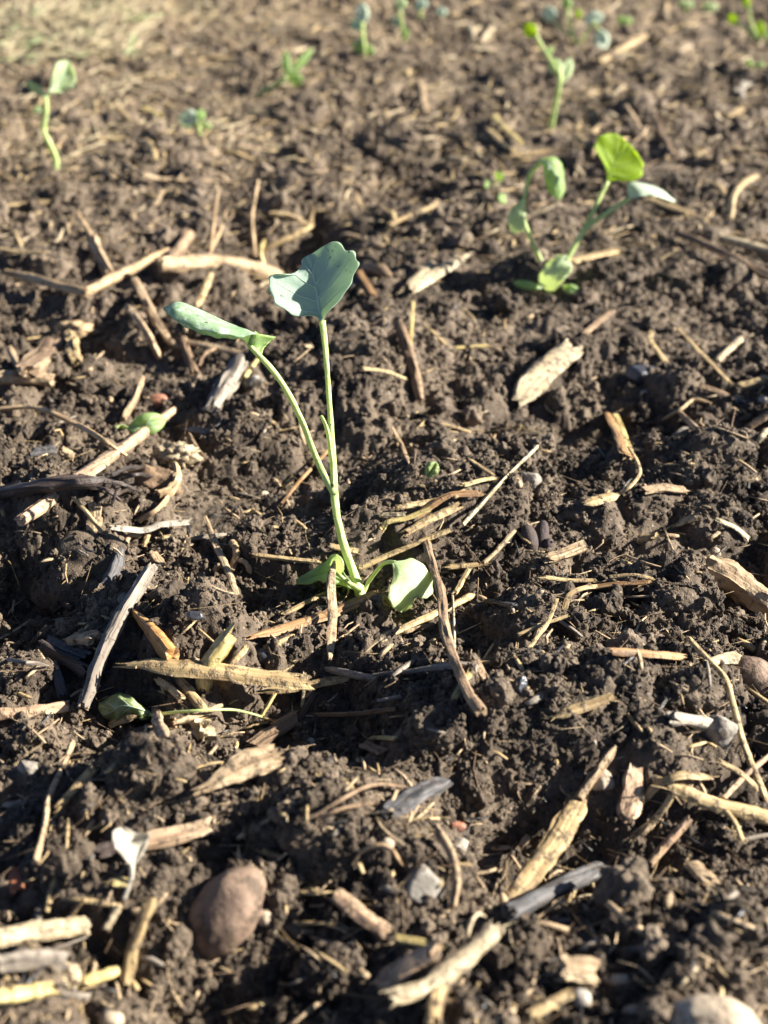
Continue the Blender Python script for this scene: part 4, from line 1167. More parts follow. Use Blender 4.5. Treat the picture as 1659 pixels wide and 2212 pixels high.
root('star of fine roots at the right end of the branch, upright', [(551, 552, 3), (545, 470, 16), (558, 390, 22)], 9, 'root', taper=(1, .7), k=8)
root('star of fine roots, bushy short strand', [(575, 590, 4), (566, 566, 8), (562, 540, 12), (572, 518, 14)], 12, 'yellow', taper=(1, .3))
root('star of fine roots, strand to the right', [(566, 545, 2), (600, 524, 3), (640, 508, 3), (678, 484, 2)], 12, 'straw', taper=(1, .6))
root('curved tan straw behind the main leaf', [(581, 462, 3), (620, 466, 4), (668, 486, 3)], 13, 'straw', cat='straw', name='straw_piece')
root('thin upright root behind the branch, left', [(454, 552, 1), (462, 480, 10), (473, 406, 15)], 8, 'root', k=8)
root('thin upright root behind the branch, right', [(450, 552, 1), (475, 500, 6), (491, 450, 10)], 7, 'root', k=8)
root('slanting thin stalk behind the side shoot', [(165, 456, 6), (185, 490, 5), (204, 524, 4)], 9, 'root', k=8)
root('tan stalk leaning below the branch', [(455, 590, 4), (440, 630, 4), (424, 664, 2)], 16, 'straw')
lump('root_clump', 'lumpy tan root clump at left with a hanging finger', 165, 716, 84, 46, 'root', 'root clump', amp=.35, freq=2.4, bury=.2)
twig('hanging tan finger under the lumpy root clump', [(152, 726, 8), (156, 752, 6), (162, 784, 2)], 26, 'straw', rough=.16, name='root', cat='root')
twig('thick tan twig at the left edge below the root clump', [(-6, 816, 3), (50, 816, 5), (112, 822, 2)], 26, 'wood')
twig('upright stub on the twig at the left edge', [(22, 756, 9), (34, 778, 8), (50, 806, 4)], 18, 'wood')
chip('soil-caked flat bark behind the upright stub', [(60, 800, 3), (100, 772, 4), (120, 740, 3)], 50, 'bark', name='bark_piece', cat='bark')
root('long wavy pale root from the left edge', [(-6, 884, 4), (72, 880, 6), (144, 905, 7), (216, 945, 7), (274, 984, 4)], 12, 'root', n=46, taper=(1, .6))
twig('long orange-barked stick crossing the left side', [(373, 886, 4), (320, 926, 6), (258, 972, 7), (173, 1030, 6), (110, 1078, 5), (46, 1122, 2)], 27, 'pink', n=46, name='stick', cat='stick', taper=(.7, .9))
twig('wet dark root entering from the left edge', [(-8, 1066, 3), (60, 1056, 5), (120, 1048, 6), (205, 1042, 5), (250, 1046, 3)], 30, 'dark', taper=(1, .6), n=40, name='root', cat='root')
lump('root_clump', 'dark tangled root mass below the pale fluffy clump', 335, 1042, 120, 70, 'bark', 'root clump', amp=.3, freq=2.0, bury=.35)
for i, (a, b, c, d) in enumerate([(225, 1040, 300, 1062), (240, 1026, 310, 1008), (210, 1052, 262, 1084), (262, 1034, 330, 1030), (258, 1056, 240, 1092)]):
    root(['wiry dark rootlet, lowest right, of the dark root mass', 'wiry dark rootlet, topmost, of the dark root mass', 'wiry dark rootlet, lower left, of the dark root mass', 'wiry dark rootlet, middle, of the dark root mass', 'wiry dark rootlet hanging from the dark root mass'][i],
         [(a, b, 6), ((a + c) / 2, (b + d) / 2 - 6, 9), (c, d, 5)], 9, 'dark', k=8)
lump('root_clump', 'pale fluffy tan root clump right of the orange-barked stick', 380, 984, 92, 54, 'pale', 'root clump', amp=.5, freq=3.2, bury=.2, lift=3)
root('orange knob root curling under the pale fluffy clump', [(378, 1000, 5), (384, 1030, 6), (370, 1056, 5), (344, 1066, 3)], 20, 'root', taper=(.5, .9))
pebble('dull red berry behind the fallen green leaf', 342, 866, 44, 32, 'stone_red', bury=.2, name='berry', cat='berry')
twig('slim upright stick left of the dull red berry', [(310, 814, 8), (292, 858, 5), (268, 906, 2)], 16, 'wood', name='stick', cat='stick', taper=(.5, .8))
twig('stout grey stick stub behind the left leaf stalk', [(520, 782, 5), (492, 828, 6), (456, 888, 3)], 36, 'grey', k=18, name='stick', cat='stick', grooves=.1)
pebble('pale grey stone right of the stout grey stub', 544, 826, 56, 40, 'stone_grey', facet=.3)
straw('yellow straw between the grey stub and the left leaf stalk', [(556, 776, 3), (528, 814, 2)], 13, 'yellow')
straw('tan straw behind the left leaf stalk', [(398, 738, 3), (450, 746, 4), (524, 764, 2)], 17, 'wood', prof='flat')
twig('dark brown bent root below the tan straw', [(396, 732, 3), (408, 770, 3), (422, 806, 1)], 18, 'bark', name='root', cat='root')
root('curled brown rootlet right of the dark bent root', [(430, 790, 2), (442, 764, 5), (468, 752, 3)], 8, 'bark', k=8)
chip('charred grey flake at left beside the wavy root', [(72, 978, 2), (120, 972, 2)], 26, 'ash', name='charcoal_piece', cat='charcoal', prof='flat')
chip('small tan chip left of the orange-barked stick', [(135, 972, 2), (160, 988, 1)], 18, 'wood')
twig('dark leaning twig right of the pale fluffy clump', [(408, 940, 4), (424, 968, 3), (442, 994, 1)], 12, 'bark')
chip('charcoal piece right of the fallen green leaf', [(400, 928, 1), (450, 936, 1)], 20, 'coal', name='charcoal_piece', cat='charcoal')
straw('thin brown stalk leaning behind the left leaf stalk foot', [(606, 1090, 1), (655, 1030, 5), (707, 974, 7)], 8, 'brown', prof='round', k=8)

# ------------------------------------------------------------------ behind the focus, middle and right
twig('stubby brown stick standing behind the main stem, right', [(862, 697, 8), (877, 754, 9), (893, 805, 6), (905, 866, 1)], 24, 'bark', taper=(.7, .6), name='stick', cat='stick')
straw('thin gold straw beside the stubby brown stick', [(892, 652, 6), (889, 700, 6), (886, 750, 2)], 9, 'yellow', prof='flat')
straw('thin tan straw slanting right of the stubby stick', [(918, 702, 3), (940, 722, 3), (962, 744, 1)], 9, 'straw', prof='flat')
straw('flat gold straw right of the slanting one', [(984, 752, 1), (1054, 746, 1)], 10, 'yellow', prof='flat')
straw('curved pale straw behind the main stem', [(786, 796, 2), (830, 800, 4), (874, 816, 2)], 10, 'straw', prof='flat')
straw('thick pale straw pair behind the main leaf, front one', [(882, 626, 3), (930, 598, 5), (996, 560, 4)], 32, 'pale')
straw('thick pale straw pair behind the main leaf, rear sliver', [(885, 614, 4), (908, 594, 5), (934, 572, 4)], 18, 'pale', prof='flat')
root('reddish root lying right of the main leaf', [(788, 576, 2), (820, 582, 4), (846, 596, 2)], 24, 'bark', cat='root')
straw('brown splinter right of the main leaf edge', [(776, 588, 3), (790, 612, 3), (806, 638, 1)], 14, 'brown', prof='flat')
root('wispy tan root scrap in the middle soil', [(848, 924, 2), (868, 962, 3), (884, 1000, 1)], 9, 'root', k=8)
straw('bent tan straw right of the small pale leaf scrap', [(1016, 994, 2), (1040, 1010, 3), (1064, 1026, 2)], 10, 'straw', prof='flat')
straw('tan straw below the bent one, behind the bundle', [(1003, 1048, 2), (1036, 1038, 3), (1068, 1032, 1)], 13, 'straw', prof='flat')
chip('flat weathered grey-tan chip leaning at right of centre', [(1120, 866, 2), (1150, 832, 5), (1196, 790, 7), (1240, 752, 4)], 52, 'pale', prof='flat', n=24, k=20, taper=(.5, .9), roll=-20)
straw('split two-toned straw standing at right, broad half', [(1310, 886, 6), (1332, 932, 7), (1352, 984, 3)], 30, 'brown', prof='blade', rag=1.2, roll=20)
straw('split two-toned straw standing at right, bright edge', [(1324, 884, 7), (1342, 926, 8), (1360, 972, 5)], 15, 'yellow', prof='flat', rag=1.5)
straw('curling thin strip from the split straw', [(1360, 968, 5), (1378, 1000, 5), (1382, 1024, 4), (1362, 1050, 3), (1334, 1070, 2)], 8, 'straw', prof='blade', n=34)
straw('papery tan husk at the end of the curling strip', [(1262, 1088, 1), (1296, 1082, 3), (1336, 1070, 2)], 26, 'straw', prof='blade', taper=(.3, .3), name='husk', cat='husk')
pebble('grey wedge-shaped stone right of the thin pale twig', 1146, 1042, 58, 62, 'stone_grey', facet=.45, rot=-25, bury=.3, name='stone', cat='stone')
pebble('pale grey stone before the wide clod at right', 1470, 945, 66, 48, 'stone_grey', facet=.3, rot=20, name='stone', cat='stone')
root('pale forked rootlet behind the pale grey stone', [(1430, 908, 2), (1470, 884, 4), (1498, 864, 4), (1536, 870, 2)], 9, 'root', k=8)
twig('brown twig stub leaning on the pale grey stone', [(1464, 888, 5), (1486, 910, 5), (1506, 930, 3)], 13, 'bark')
straw('long thin orange straw at right', [(1464, 710, 5), (1518, 766, 5), (1574, 824, 2)], 10, 'straw', prof='flat')
straw('pale straw slanting beside the thin orange straw', [(1550, 778, 3), (1574, 754, 4), (1600, 732, 3)], 16, 'pale')
straw('bent tan straw left of the thin orange straw', [(1407, 716, 4), (1404, 732, 4), (1420, 756, 3), (1438, 780, 1)], 12, 'straw', prof='flat')
chip('brown bark strip below the thin orange straw', [(1512, 834, 2), (1546, 846, 3), (1580, 860, 1)], 18, 'bark', prof='flat')
chip('rough tan chip at the right edge', [(1594, 838, 2), (1660, 816, 3)], 24, 'straw')
pebble('pale pebble at the end of the brown bark strip', 1588, 868, 22, 24, 'stone_white')
pebble('white pebble at the right edge', 1652, 866, 30, 22, 'stone_white')
chip('brown splinter in the soil right of the lime seedling', [(1263, 720, 2), (1292, 696, 3), (1324, 672, 2)], 14, 'bark', prof='flat')
chip('brown bark flake at the right edge', [(1618, 922, 2), (1664, 892, 3)], 17, 'bark', prof='flat')
root('pale green stalk scrap at the right edge', [(1636, 956, 2), (1650, 938, 4), (1666, 928, 3)], 12, 'pale')
pebble('shiny black coal pile in the hollow at right', 1385, 812, 84, 70, 'stone_dark', facet=.45, bury=.45, name='coal_lump', cat='coal')
pebble('small white pebble at the hollow edge', 1392, 850, 18, 16, 'stone_white', sub=3)
chip('soil-smeared chip end behind the wide clod', [(1396, 1060, 2), (1430, 1054, 3), (1480, 1060, 2)], 22, 'wood', prof='flat')
straw('gold straw behind the lime seedling stem', [(1236, 566, 2), (1286, 552, 3), (1338, 542, 2)], 23, 'straw', prof='flat')
straw('gold straw lying beyond the blue-white side leaf', [(1396, 430, 2), (1440, 444, 3), (1490, 462, 2)], 20, 'straw', prof='flat')
straw('curved arm of the Y-shaped straw pair at right', [(1577, 470, 1), (1582, 432, 4), (1596, 404, 5), (1630, 380, 4)], 16, 'straw')
straw('left arm of the Y-shaped straw pair at right', [(1576, 466, 1), (1566, 420, 4), (1552, 402, 4), (1516, 388, 3)], 12, 'straw', prof='flat')
straw('thick tan straw cut by the right edge', [(1554, 514, 3), (1610, 530, 4), (1668, 548, 3)], 21, 'pale', prof='round')
twig('long dark twig reaching the right edge', [(1460, 503, 2), (1528, 530, 4), (1590, 560, 4), (1668, 600, 3)], 15, 'bark', n=34)
straw('crossed gold straws left of the upper right stem, upper', [(1066, 250, 3), (1092, 278, 4), (1124, 308, 2)], 17, 'yellow', prof='flat')
straw('crossed gold straws left of the upper right stem, lower', [(1056, 280, 3), (1080, 304, 3), (1110, 326, 1)], 14, 'straw', prof='flat')
straw('horizontal tan straw below the crossed gold straws', [(1090, 338, 2), (1186, 328, 2)], 13, 'straw', prof='flat')
chip('pale wedge chip in the centre background', [(966, 340, 2), (1008, 344, 2)], 20, 'pale', prof='flat', taper=(.5, .5))
straw('forked tan straw behind the main leaf, right', [(844, 484, 2), (890, 464, 3), (940, 442, 2)], 15, 'straw', prof='flat')
straw('short tail of the forked tan straw', [(846, 456, 3), (854, 478, 2)], 10, 'straw', prof='flat')
straw('tan straw lying above the main leaf', [(746, 504, 2), (786, 516, 2), (828, 530, 1)], 12, 'wood', prof='flat')
straw('short straw standing right of the curved tan one', [(676, 446, 5), (671, 484, 2)], 10, 'straw', prof='flat')
straw('upright tan straw in the far centre', [(906, 174, 5), (912, 204, 4), (918, 240, 1)], 16, 'wood', prof='flat')
straw('pale straw heap at the top, left piece', [(1016, 54, 6), (1024, 88, 2)], 13, 'pale')
straw('pale straw heap at the top, right piece', [(1062, 60, 6), (1036, 92, 2)], 14, 'pale')
straw('pale straw heap at the top, lying piece', [(1028, 104, 2), (1068, 108, 2)], 13, 'pale')
straw('broad pale straw below the far cluster seedling', [(1294, 134, 2), (1340, 108, 4), (1392, 78, 3)], 17, 'straw')
straw('short straw crossing the broad pale one', [(1342, 112, 2), (1388, 130, 2)], 14, 'straw', prof='flat')
straw('thin brown straw in the upper right soil', [(1348, 222, 3), (1374, 260, 3), (1398, 300, 1)], 10, 'wood', prof='flat')
twig('brown bent twig in the upper right soil', [(1410, 244, 3), (1428, 286, 4), (1456, 336, 1)], 13, 'bark')
straw('bleached straw scrap at the upper right', [(1592, 196, 3), (1620, 180, 3)], 12, 'white', prof='flat')
straw('bleached straw scrap standing beside the other at upper right', [(1606, 176, 5), (1604, 208, 1)], 11, 'white', prof='flat')
straw('short tan straw at the right, below the bleached scraps', [(1574, 250, 2), (1604, 234, 2)], 13, 'straw', prof='flat')
straw('curved gold husk in the left background', [(312, 302, 4), (328, 316, 5), (334, 344, 2)], 17, 'straw', prof='blade')
root('long thin brown root across the left background', [(258, 345, 2), (300, 372, 3), (350, 386, 3), (476, 391, 1)], 9, 'wood')
straw('brown splinter in the left background', [(202, 342, 2), (248, 384, 1)], 12, 'wood', prof='flat')
straw('tan straw at the left edge, middle background', [(-6, 444, 2), (48, 440, 3), (100, 434, 2)], 14, 'straw')
straw('short tan straw at the left edge beside the wavy seedling', [(-4, 372, 2), (26, 390, 1)], 14, 'straw', prof='flat')
pebble('tan pebble beside the wavy seedling stem', 117, 257, 30, 30, 'stone_pale')
straw('straw scatter in the left background, gold broad one', [(308, 232, 2), (350, 250, 2)], 13, 'yellow', prof='flat')
straw('straw scatter in the left background, slanting one', [(250, 226, 3), (282, 260, 1)], 11, 'straw', prof='flat')
straw('straw scatter in the left background, left one', [(205, 220, 2), (242, 242, 1)], 11, 'straw', prof='flat')
straw('straw scatter in the left background, nearest one', [(212, 302, 2), (286, 298, 2)], 13, 'straw', prof='flat')
straw('straw scatter in the left background, small rear one', [(238, 268, 2), (284, 278, 1)], 10, 'pale', prof='flat')
straw('tan straw below the small blue-white seedling', [(516, 316, 2), (580, 328, 2)], 14, 'wood', prof='flat')
straw('long tan straw in the far left soil', [(448, 70, 3), (500, 96, 3), (556, 126, 1)], 11, 'wood', prof='flat')
straw('short upright straw left of the knotted branch stub', [(352, 412, 5), (332, 446, 1)], 10, 'wood', prof='flat')
straw('pale straw at the left edge behind the branch', [(-4, 538, 2), (50, 546, 3), (92, 546, 2)], 15, 'straw', prof='flat')

# ------------------------------------------------------------------ foreground
pebble('smooth brown stone in the left foreground', 488, 1972, 146, 228, 'stone_brown', rot=-36, bury=.62, amp=.08, freq=1.0, sub=5, name='stone', cat='stone')
pebble('big pale stone at the bottom edge, right', 1545, 2222, 205, 140, 'stone_pale', rot=-12, bury=.45, amp=.08, freq=1.0, sub=5, name='stone', cat='stone')
pebble('angular grey stone in the centre foreground', 920, 1918, 105, 110, 'stone_grey', facet=.45, rot=-20, bury=.3, name='stone', cat='stone')
pebble('grey pebble at the left edge foreground', 64, 1662, 60, 52, 'stone_grey', facet=.35, rot=-15)
pebble('whitish pebble right of the angular grey stone', 992, 1828, 50, 40, 'stone_white', facet=.3)
pebble('orange pebble above the whitish pebble', 988, 1788, 40, 32, 'stone_red', facet=.2)
chip('charred silvery chip in the centre foreground', [(848, 1752, 4), (905, 1716, 7), (974, 1682, 5)], 50, 'ash', taper=(.8, .3), prof='flat', n=24, k=20, name='charred_chip', cat='charred chip')
twig('curving tan twig beside the angular grey stone', [(938, 1786, 3), (968, 1830, 6), (985, 1890, 6), (978, 1956, 2)], 20, 'wood')
chip('tan-brown split stick in the centre foreground', [(732, 1936, 4), (780, 1974, 5), (832, 2012, 3)], 36, 'pink', name='stick', cat='stick', prof='flat')
straw('short pale straw right of the tan-brown split stick', [(864, 2028, 3), (956, 2046, 3)], 20, 'yellow', prof='flat')
chip('pinkish flat stick under the short pale straw', [(818, 2124, 4), (880, 2086, 6), (940, 2052, 5)], 42, 'pink', name='stick', cat='stick', prof='flat', taper=(.7, 1))
straw('large pale straw in the bottom centre', [(1072, 1998, 6), (1036, 2040, 8), (990, 2080, 9), (930, 2128, 8), (846, 2154, 4)], 44, 'pale', prof='pipe', n=34, rough=.05, ext=(3, 3), wprof=[1, .9, 1.15, .9, .9])
straw('side branch of the large pale straw in the bottom centre', [(956, 2118, 6), (946, 2160, 5), (936, 2212, 3)], 34, 'straw', prof='round')
root('thin loop at the top of the large pale straw', [(1008, 2040, 5), (1014, 2000, 8), (1032, 1974, 8), (1050, 1982, 5)], 10, 'pale')
twig('long thick pale stick in the right foreground', [(1256, 1716, 6), (1228, 1764, 8), (1195, 1816, 9), (1150, 1876, 7), (1100, 1942, 3)], 48, 'straw', n=40, k=20, taper=(.75, .5), rough=.05, name='stick', cat='stick', prof='flat', ext=(2, 3, 3, 2))
twig('thin brown end rising from the long thick pale stick', [(1330, 1612, 6), (1290, 1664, 7), (1250, 1722, 6)], 20, 'wood', taper=(.3, 1))
twig('grey-violet stick crossing in the right foreground', [(1100, 1972, 3), (1160, 1940, 6), (1230, 1904, 6), (1316, 1864, 2)], 40, 'ash', k=18, name='stick', cat='stick', taper=(.9, .6), ext=(2, 2))
pebble('crumbly tan chunk beside the thick pale stick', 1302, 1684, 76, 64, 'stone_pale', facet=.3, amp=.3, freq=2.4, name='chunk', cat='chunk')
chip('pale tan splinter right of the crumbly tan chunk', [(1374, 1662, 3), (1366, 1716, 5), (1352, 1772, 3)], 46, 'pink', prof='flat', roll=15, taper=(.8, .5))
straw('thick split straw entering from the right edge, foreground', [(1446, 1698, 5), (1490, 1714, 8), (1550, 1736, 8), (1668, 1764, 5)], 38, 'straw', n=36)
straw('upper blade of the thick split straw', [(1378, 1742, 1), (1418, 1696, 4), (1470, 1674, 5), (1540, 1678, 3)], 20, 'straw', prof='blade', taper=(.3, .5))
straw('curled pale strip hanging from the thick split straw', [(1450, 1694, 4), (1448, 1724, 5), (1415, 1770, 4), (1370, 1804, 2)], 15, 'straw', prof='flat', n=34)
straw('thin branch under the thick split straw', [(1560, 1744, 5), (1586, 1774, 5), (1604, 1816, 2)], 14, 'straw')
straw('second straw at the right edge below the long bent one', [(1556, 1646, 4), (1606, 1676, 5), (1658, 1726, 4)], 14, 'straw', prof='flat')
twig('pinkish twig at the right edge', [(1562, 1724, 4), (1610, 1676, 6), (1668, 1626, 5)], 13, 'pink')
twig('pale pink twig in the right foreground', [(1404, 1864, 2), (1446, 1816, 5), (1490, 1770, 3)], 18, 'pink')
chip('bright orange wood block near the bottom, right', [(1214, 2090, 3), (1284, 2104, 3)], 56, 'wood')
pebble('round white pebble below the orange wood block', 1256, 2158, 42, 44, 'stone_white', bury=.2)
pebble('tan lumpy pebble right of the orange wood block', 1340, 2130, 54, 52, 'stone_pale', amp=.25, freq=2)
pebble('yellow grain at the bottom edge', 1372, 2192, 62, 44, 'stone_pale', name='seed', cat='seed')
chip('tan flake in the right foreground soil', [(1500, 1868, 2), (1532, 1906, 2)], 40, 'wood', prof='flat')
straw('dull straw near the bottom edge, right of centre', [(1150, 2192, 3), (1190, 2170, 4), (1236, 2146, 2)], 26, 'straw', prof='flat')
chip('large tan bark chunk in the left centre foreground', [(440, 1704, 3), (510, 1668, 6), (592, 1630, 5)], 62, 'wood', prof='flat', wprof=[.35, .6, 1, 1.1, .9], n=26, k=20, rough=.05, ext=(3, 3), name='bark_piece', cat='bark')
chip('brown splintered bark behind the large tan bark chunk', [(548, 1610, 2), (600, 1574, 4), (640, 1548, 2)], 34, 'bark', prof='flat', name='bark_piece', cat='bark')
twig('thin bowed twig in the left foreground', [(158, 1604, 5), (132, 1664, 7), (104, 1726, 7), (97, 1780, 5), (76, 1862, 2)], 13, 'wood', n=36)
straw('tan straw right of the thin bowed twig', [(124, 1744, 2), (160, 1704, 4), (198, 1662, 3)], 20, 'straw')
chip('flat brown stick behind the dried white leaf', [(316, 1820, 3), (380, 1806, 5), (452, 1786, 4)], 38, 'pink', name='stick', cat='stick', roll=10)
chip('grey shadowed continuation of the flat brown stick', [(210, 1842, 2), (262, 1828, 2)], 34, 'dark', name='stick', cat='stick')  # shaded stretch of the stick: the shade is put into its dark colour
twig('big pale stick cut by the left edge, foreground', [(-10, 2026, 6), (90, 2012, 8), (192, 1998, 5)], 44, 'pale', k=18, prof='flat', name='stick', cat='stick')
straw('thin tan sliver on the big pale stick', [(140, 1998, 6), (178, 1944, 6)], 10, 'straw', prof='flat')
straw('short pale stalk scrap below the dried white leaf', [(256, 1960, 2), (230, 2006, 2)], 18, 'pale', prof='round')
twig('grey-green stick left of the brown stone', [(326, 1942, 3), (306, 2000, 5), (286, 2056, 4), (276, 2124, 1)], 26, 'straw', name='stick', cat='stick')
straw('yellow straw at the bottom left', [(186, 2116, 3), (262, 2092, 3)], 26, 'yellow')
straw('knotty yellow straw at the bottom left edge', [(-8, 2156, 4), (50, 2148, 5), (110, 2138, 3)], 30, 'yellow', prof='round', knobs=((.3, .2, .05), (.7, .2, .05)))
lump('root_clump', 'pale blurred root knot at the bottom left', 148, 2112, 60, 60, 'pale', 'root clump', amp=.3, freq=2, bury=.2)
twig('grey blurred stick above the knotty yellow straw', [(-8, 2086, 2), (60, 2070, 4), (140, 2076, 2)], 44, 'grey', name='stick', cat='stick')
chip('small orange chip at the left edge', [(30, 1880, 2), (36, 1922, 2)], 30, 'rust', prof='flat')
pebble('tan pebble touching the brown stone on its right', 572, 1984, 42, 34, 'stone_pale', rot=-20)
straw('pale straw scrap below the dried leaf stalk', [(246, 1906, 2), (276, 1906, 2)], 22, 'yellow', prof='flat')
straw('small gold flake in the dark centre foreground', [(802, 1594, 2), (852, 1596, 2)], 14, 'yellow', prof='flat')
chip('brown chip under the small gold flake', [(790, 1608, 1), (830, 1626, 1)], 30, 'bark', prof='flat')
root('thin dark rootlet pair left of the charred chip, upper', [(680, 1762, 2), (750, 1720, 5), (812, 1694, 5), (880, 1700, 3)], 8, 'bark')
root('thin dark rootlet pair left of the charred chip, lower', [(684, 1770, 2), (740, 1746, 4), (820, 1734, 2)], 8, 'bark')
root('pale root spider in the centre foreground', [(762, 1866, 2), (786, 1836, 5), (836, 1826, 6), (872, 1870, 2)], 10, 'root')
pebble('pale gold knob of the root spider', 836, 1824, 32, 28, 'stone_pale', lift=4, name='seed', cat='seed')
pebble('dark flat stone in the right foreground', 1216, 1994, 64, 34, 'stone_dark', facet=.3, rot=-20)
pebble('tan lump at the bottom edge, left of centre', 240, 2204, 56, 40, 'stone_pale')
pebble('tiny shiny white grit in the centre soil', 672, 1605, 18, 22, 'stone_white', sub=3)

# ------------------------------------------------------------------ loose crumbs of soil (stuff)
def near_items(xy, extra=.0):
    """True where a spot lies under something we placed"""
    cell = .012
    grid = {}
    for P, hw in FOOT:
        for q in P:
            grid.setdefault((int(q[0] // cell), int(q[1] // cell)), []).append((q[0], q[1], hw))
    out = np.zeros(len(xy), bool)
    for i, (x, y) in enumerate(xy):
        a, b = int(x // cell), int(y // cell)
        for da in (-1, 0, 1):
            for db in (-1, 0, 1):
                for (qx, qy, hw) in grid.get((a + da, b + db), ()):
                    if (qx - x) ** 2 + (qy - y) ** 2 < (hw + extra) ** 2:
                        out[i] = True
    return out

def crumbs():
    n = 410000
    Y = .19 * (1.60 / .19) ** (rng.random(n) ** .92)
    X = (rng.random(n) * 2 - 1) * .45 * Y
    Yw = Y - .12
    dist = np.sqrt(Yw ** 2 + CAM_H ** 2)
    rad = .00028 * np.exp(rng.standard_normal(n) * .6) * (dist / .36) ** .45
    big = rng.random(n) < .03
    rad = np.where(big, rad * 3.0, rad)
    rad = np.clip(rad, .0002, .0045)
    # crumbs lie in patches
    dens = vnoise(X / .03, Yw / .03, 91) + .5 * vnoise(X / .012, Yw / .012, 92)
    keep = rng.random(n) < np.clip(.40 + dens * .9, .06, .8) + .35 * soil_mask(X, Yw)
    X, Yw, rad = X[keep], Yw[keep], rad[keep]
    hit = near_items(np.stack([X, Yw], 1), .0006) & (rng.random(len(X)) < .72)
    bigs = np.where(rad > .0009)[0]
    hit[bigs] |= near_items(np.stack([X[bigs], Yw[bigs]], 1), .0028)
    X, Yw, rad = X[~hit], Yw[~hit], rad[~hit]
    Z = soil_h(X, Yw, True) + rad * .15
    co = np.stack([X, Yw, Z], 1)
    for S in SURF:
        co = np.vstack([co, S]); rad = np.concatenate([rad, np.clip(.0005 * np.exp(rng.standard_normal(len(S)) * .5), .0003, .0018)])
    n = len(co)
    me = bpy.data.meshes.new('soil_crumbs')
    me.vertices.add(n); me.vertices.foreach_set('co', co.astype(np.float32).ravel())
    def attr(nm, ty, data):
        a = me.attributes.new(nm, ty, 'POINT')
        a.data.foreach_set('vector' if ty == 'FLOAT_VECTOR' else 'value', data.ravel())
    sc = rad[:, None] * (.75 + .5 * rng.random((n, 3)))
    attr('size', 'FLOAT_VECTOR', sc.astype(np.float32))
    attr('turn', 'FLOAT_VECTOR', (rng.random((n, 3)) * 6.28).astype(np.float32))
    attr('which', 'INT', rng.integers(0, 5, n).astype(np.int32))
    o = bpy.data.objects.new('soil_crumbs', me)
    COL.objects.link(o)
    tag(o, 'loose dark crumbs of soil covering the bed', 'soil', kind='stuff')
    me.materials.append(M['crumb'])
    ng = bpy.data.node_groups.new('crumbs', 'GeometryNodeTree')
    ng.interface.new_socket('Geometry', in_out='INPUT', socket_type='NodeSocketGeometry')
    ng.interface.new_socket('Geometry', in_out='OUTPUT', socket_type='NodeSocketGeometry')
    nd = ng.nodes; lk = ng.links
    gi = nd.new('NodeGroupInput'); go = nd.new('NodeGroupOutput')
    join = nd.new('GeometryNodeJoinGeometry')
    for k in range(5):
        s = nd.new('GeometryNodeMeshIcoSphere'); s.inputs['Radius'].default_value = 1; s.inputs['Subdivisions'].default_value = 4
        sp = nd.new('GeometryNodeSetPosition')
        pos = nd.new('GeometryNodeInputPosition')
        def nz(scale, seed, detail):
            t = nd.new('ShaderNodeTexNoise'); t.noise_dimensions = '4D'
            t.inputs['W'].default_value = seed; t.inputs['Scale'].default_value = scale; t.inputs['Detail'].default_value = detail
            lk.new(pos.outputs[0], t.inputs['Vector'])
            return t.outputs['Fac']
        ma = nd.new('ShaderNodeMath'); ma.operation = 'MULTIPLY_ADD'
        lk.new(nz(1.1, k * 7.3, 1), ma.inputs[0]); ma.inputs[1].default_value = 2.1; ma.inputs[2].default_value = -.2
        mb = nd.new('ShaderNodeMath'); mb.operation = 'MULTIPLY_ADD'
        lk.new(nz(3.2, k * 3.1 + 40, 3), mb.inputs[0]); mb.inputs[1].default_value = .65; lk.new(ma.outputs[0], mb.inputs[2])
        vm = nd.new('ShaderNodeVectorMath'); vm.operation = 'SCALE'
        lk.new(pos.outputs[0], vm.inputs[0]); lk.new(mb.outputs[0], vm.inputs['Scale'])
        lk.new(s.outputs['Mesh'], sp.inputs['Geometry']); lk.new(vm.outputs[0], sp.inputs['Position'])
        sm = nd.new('GeometryNodeSetMaterial'); sm.inputs['Material'].default_value = M['crumb']
        lk.new(sp.outputs[0], sm.inputs['Geometry'])
        g2 = nd.new('GeometryNodeGeometryToInstance')
        lk.new(sm.outputs[0], g2.inputs[0])
        lk.new(g2.outputs[0], join.inputs[0])
    def named(nm, ty):
        a = nd.new('GeometryNodeInputNamedAttribute'); a.data_type = ty; a.inputs['Name'].default_value = nm
        return a.outputs['Attribute']
    iop = nd.new('GeometryNodeInstanceOnPoints')
    iop.inputs['Pick Instance'].default_value = True
    lk.new(gi.outputs[0], iop.inputs['Points']); lk.new(join.outputs[0], iop.inputs['Instance'])
    lk.new(named('which', 'INT'), iop.inputs['Instance Index'])
    lk.new(named('turn', 'FLOAT_VECTOR'), iop.inputs['Rotation'])
    lk.new(named('size', 'FLOAT_VECTOR'), iop.inputs['Scale'])
    lk.new(iop.outputs[0], go.inputs[0])
    md = o.modifiers.new('crumbs', 'NODES'); md.node_group = ng
crumbs()

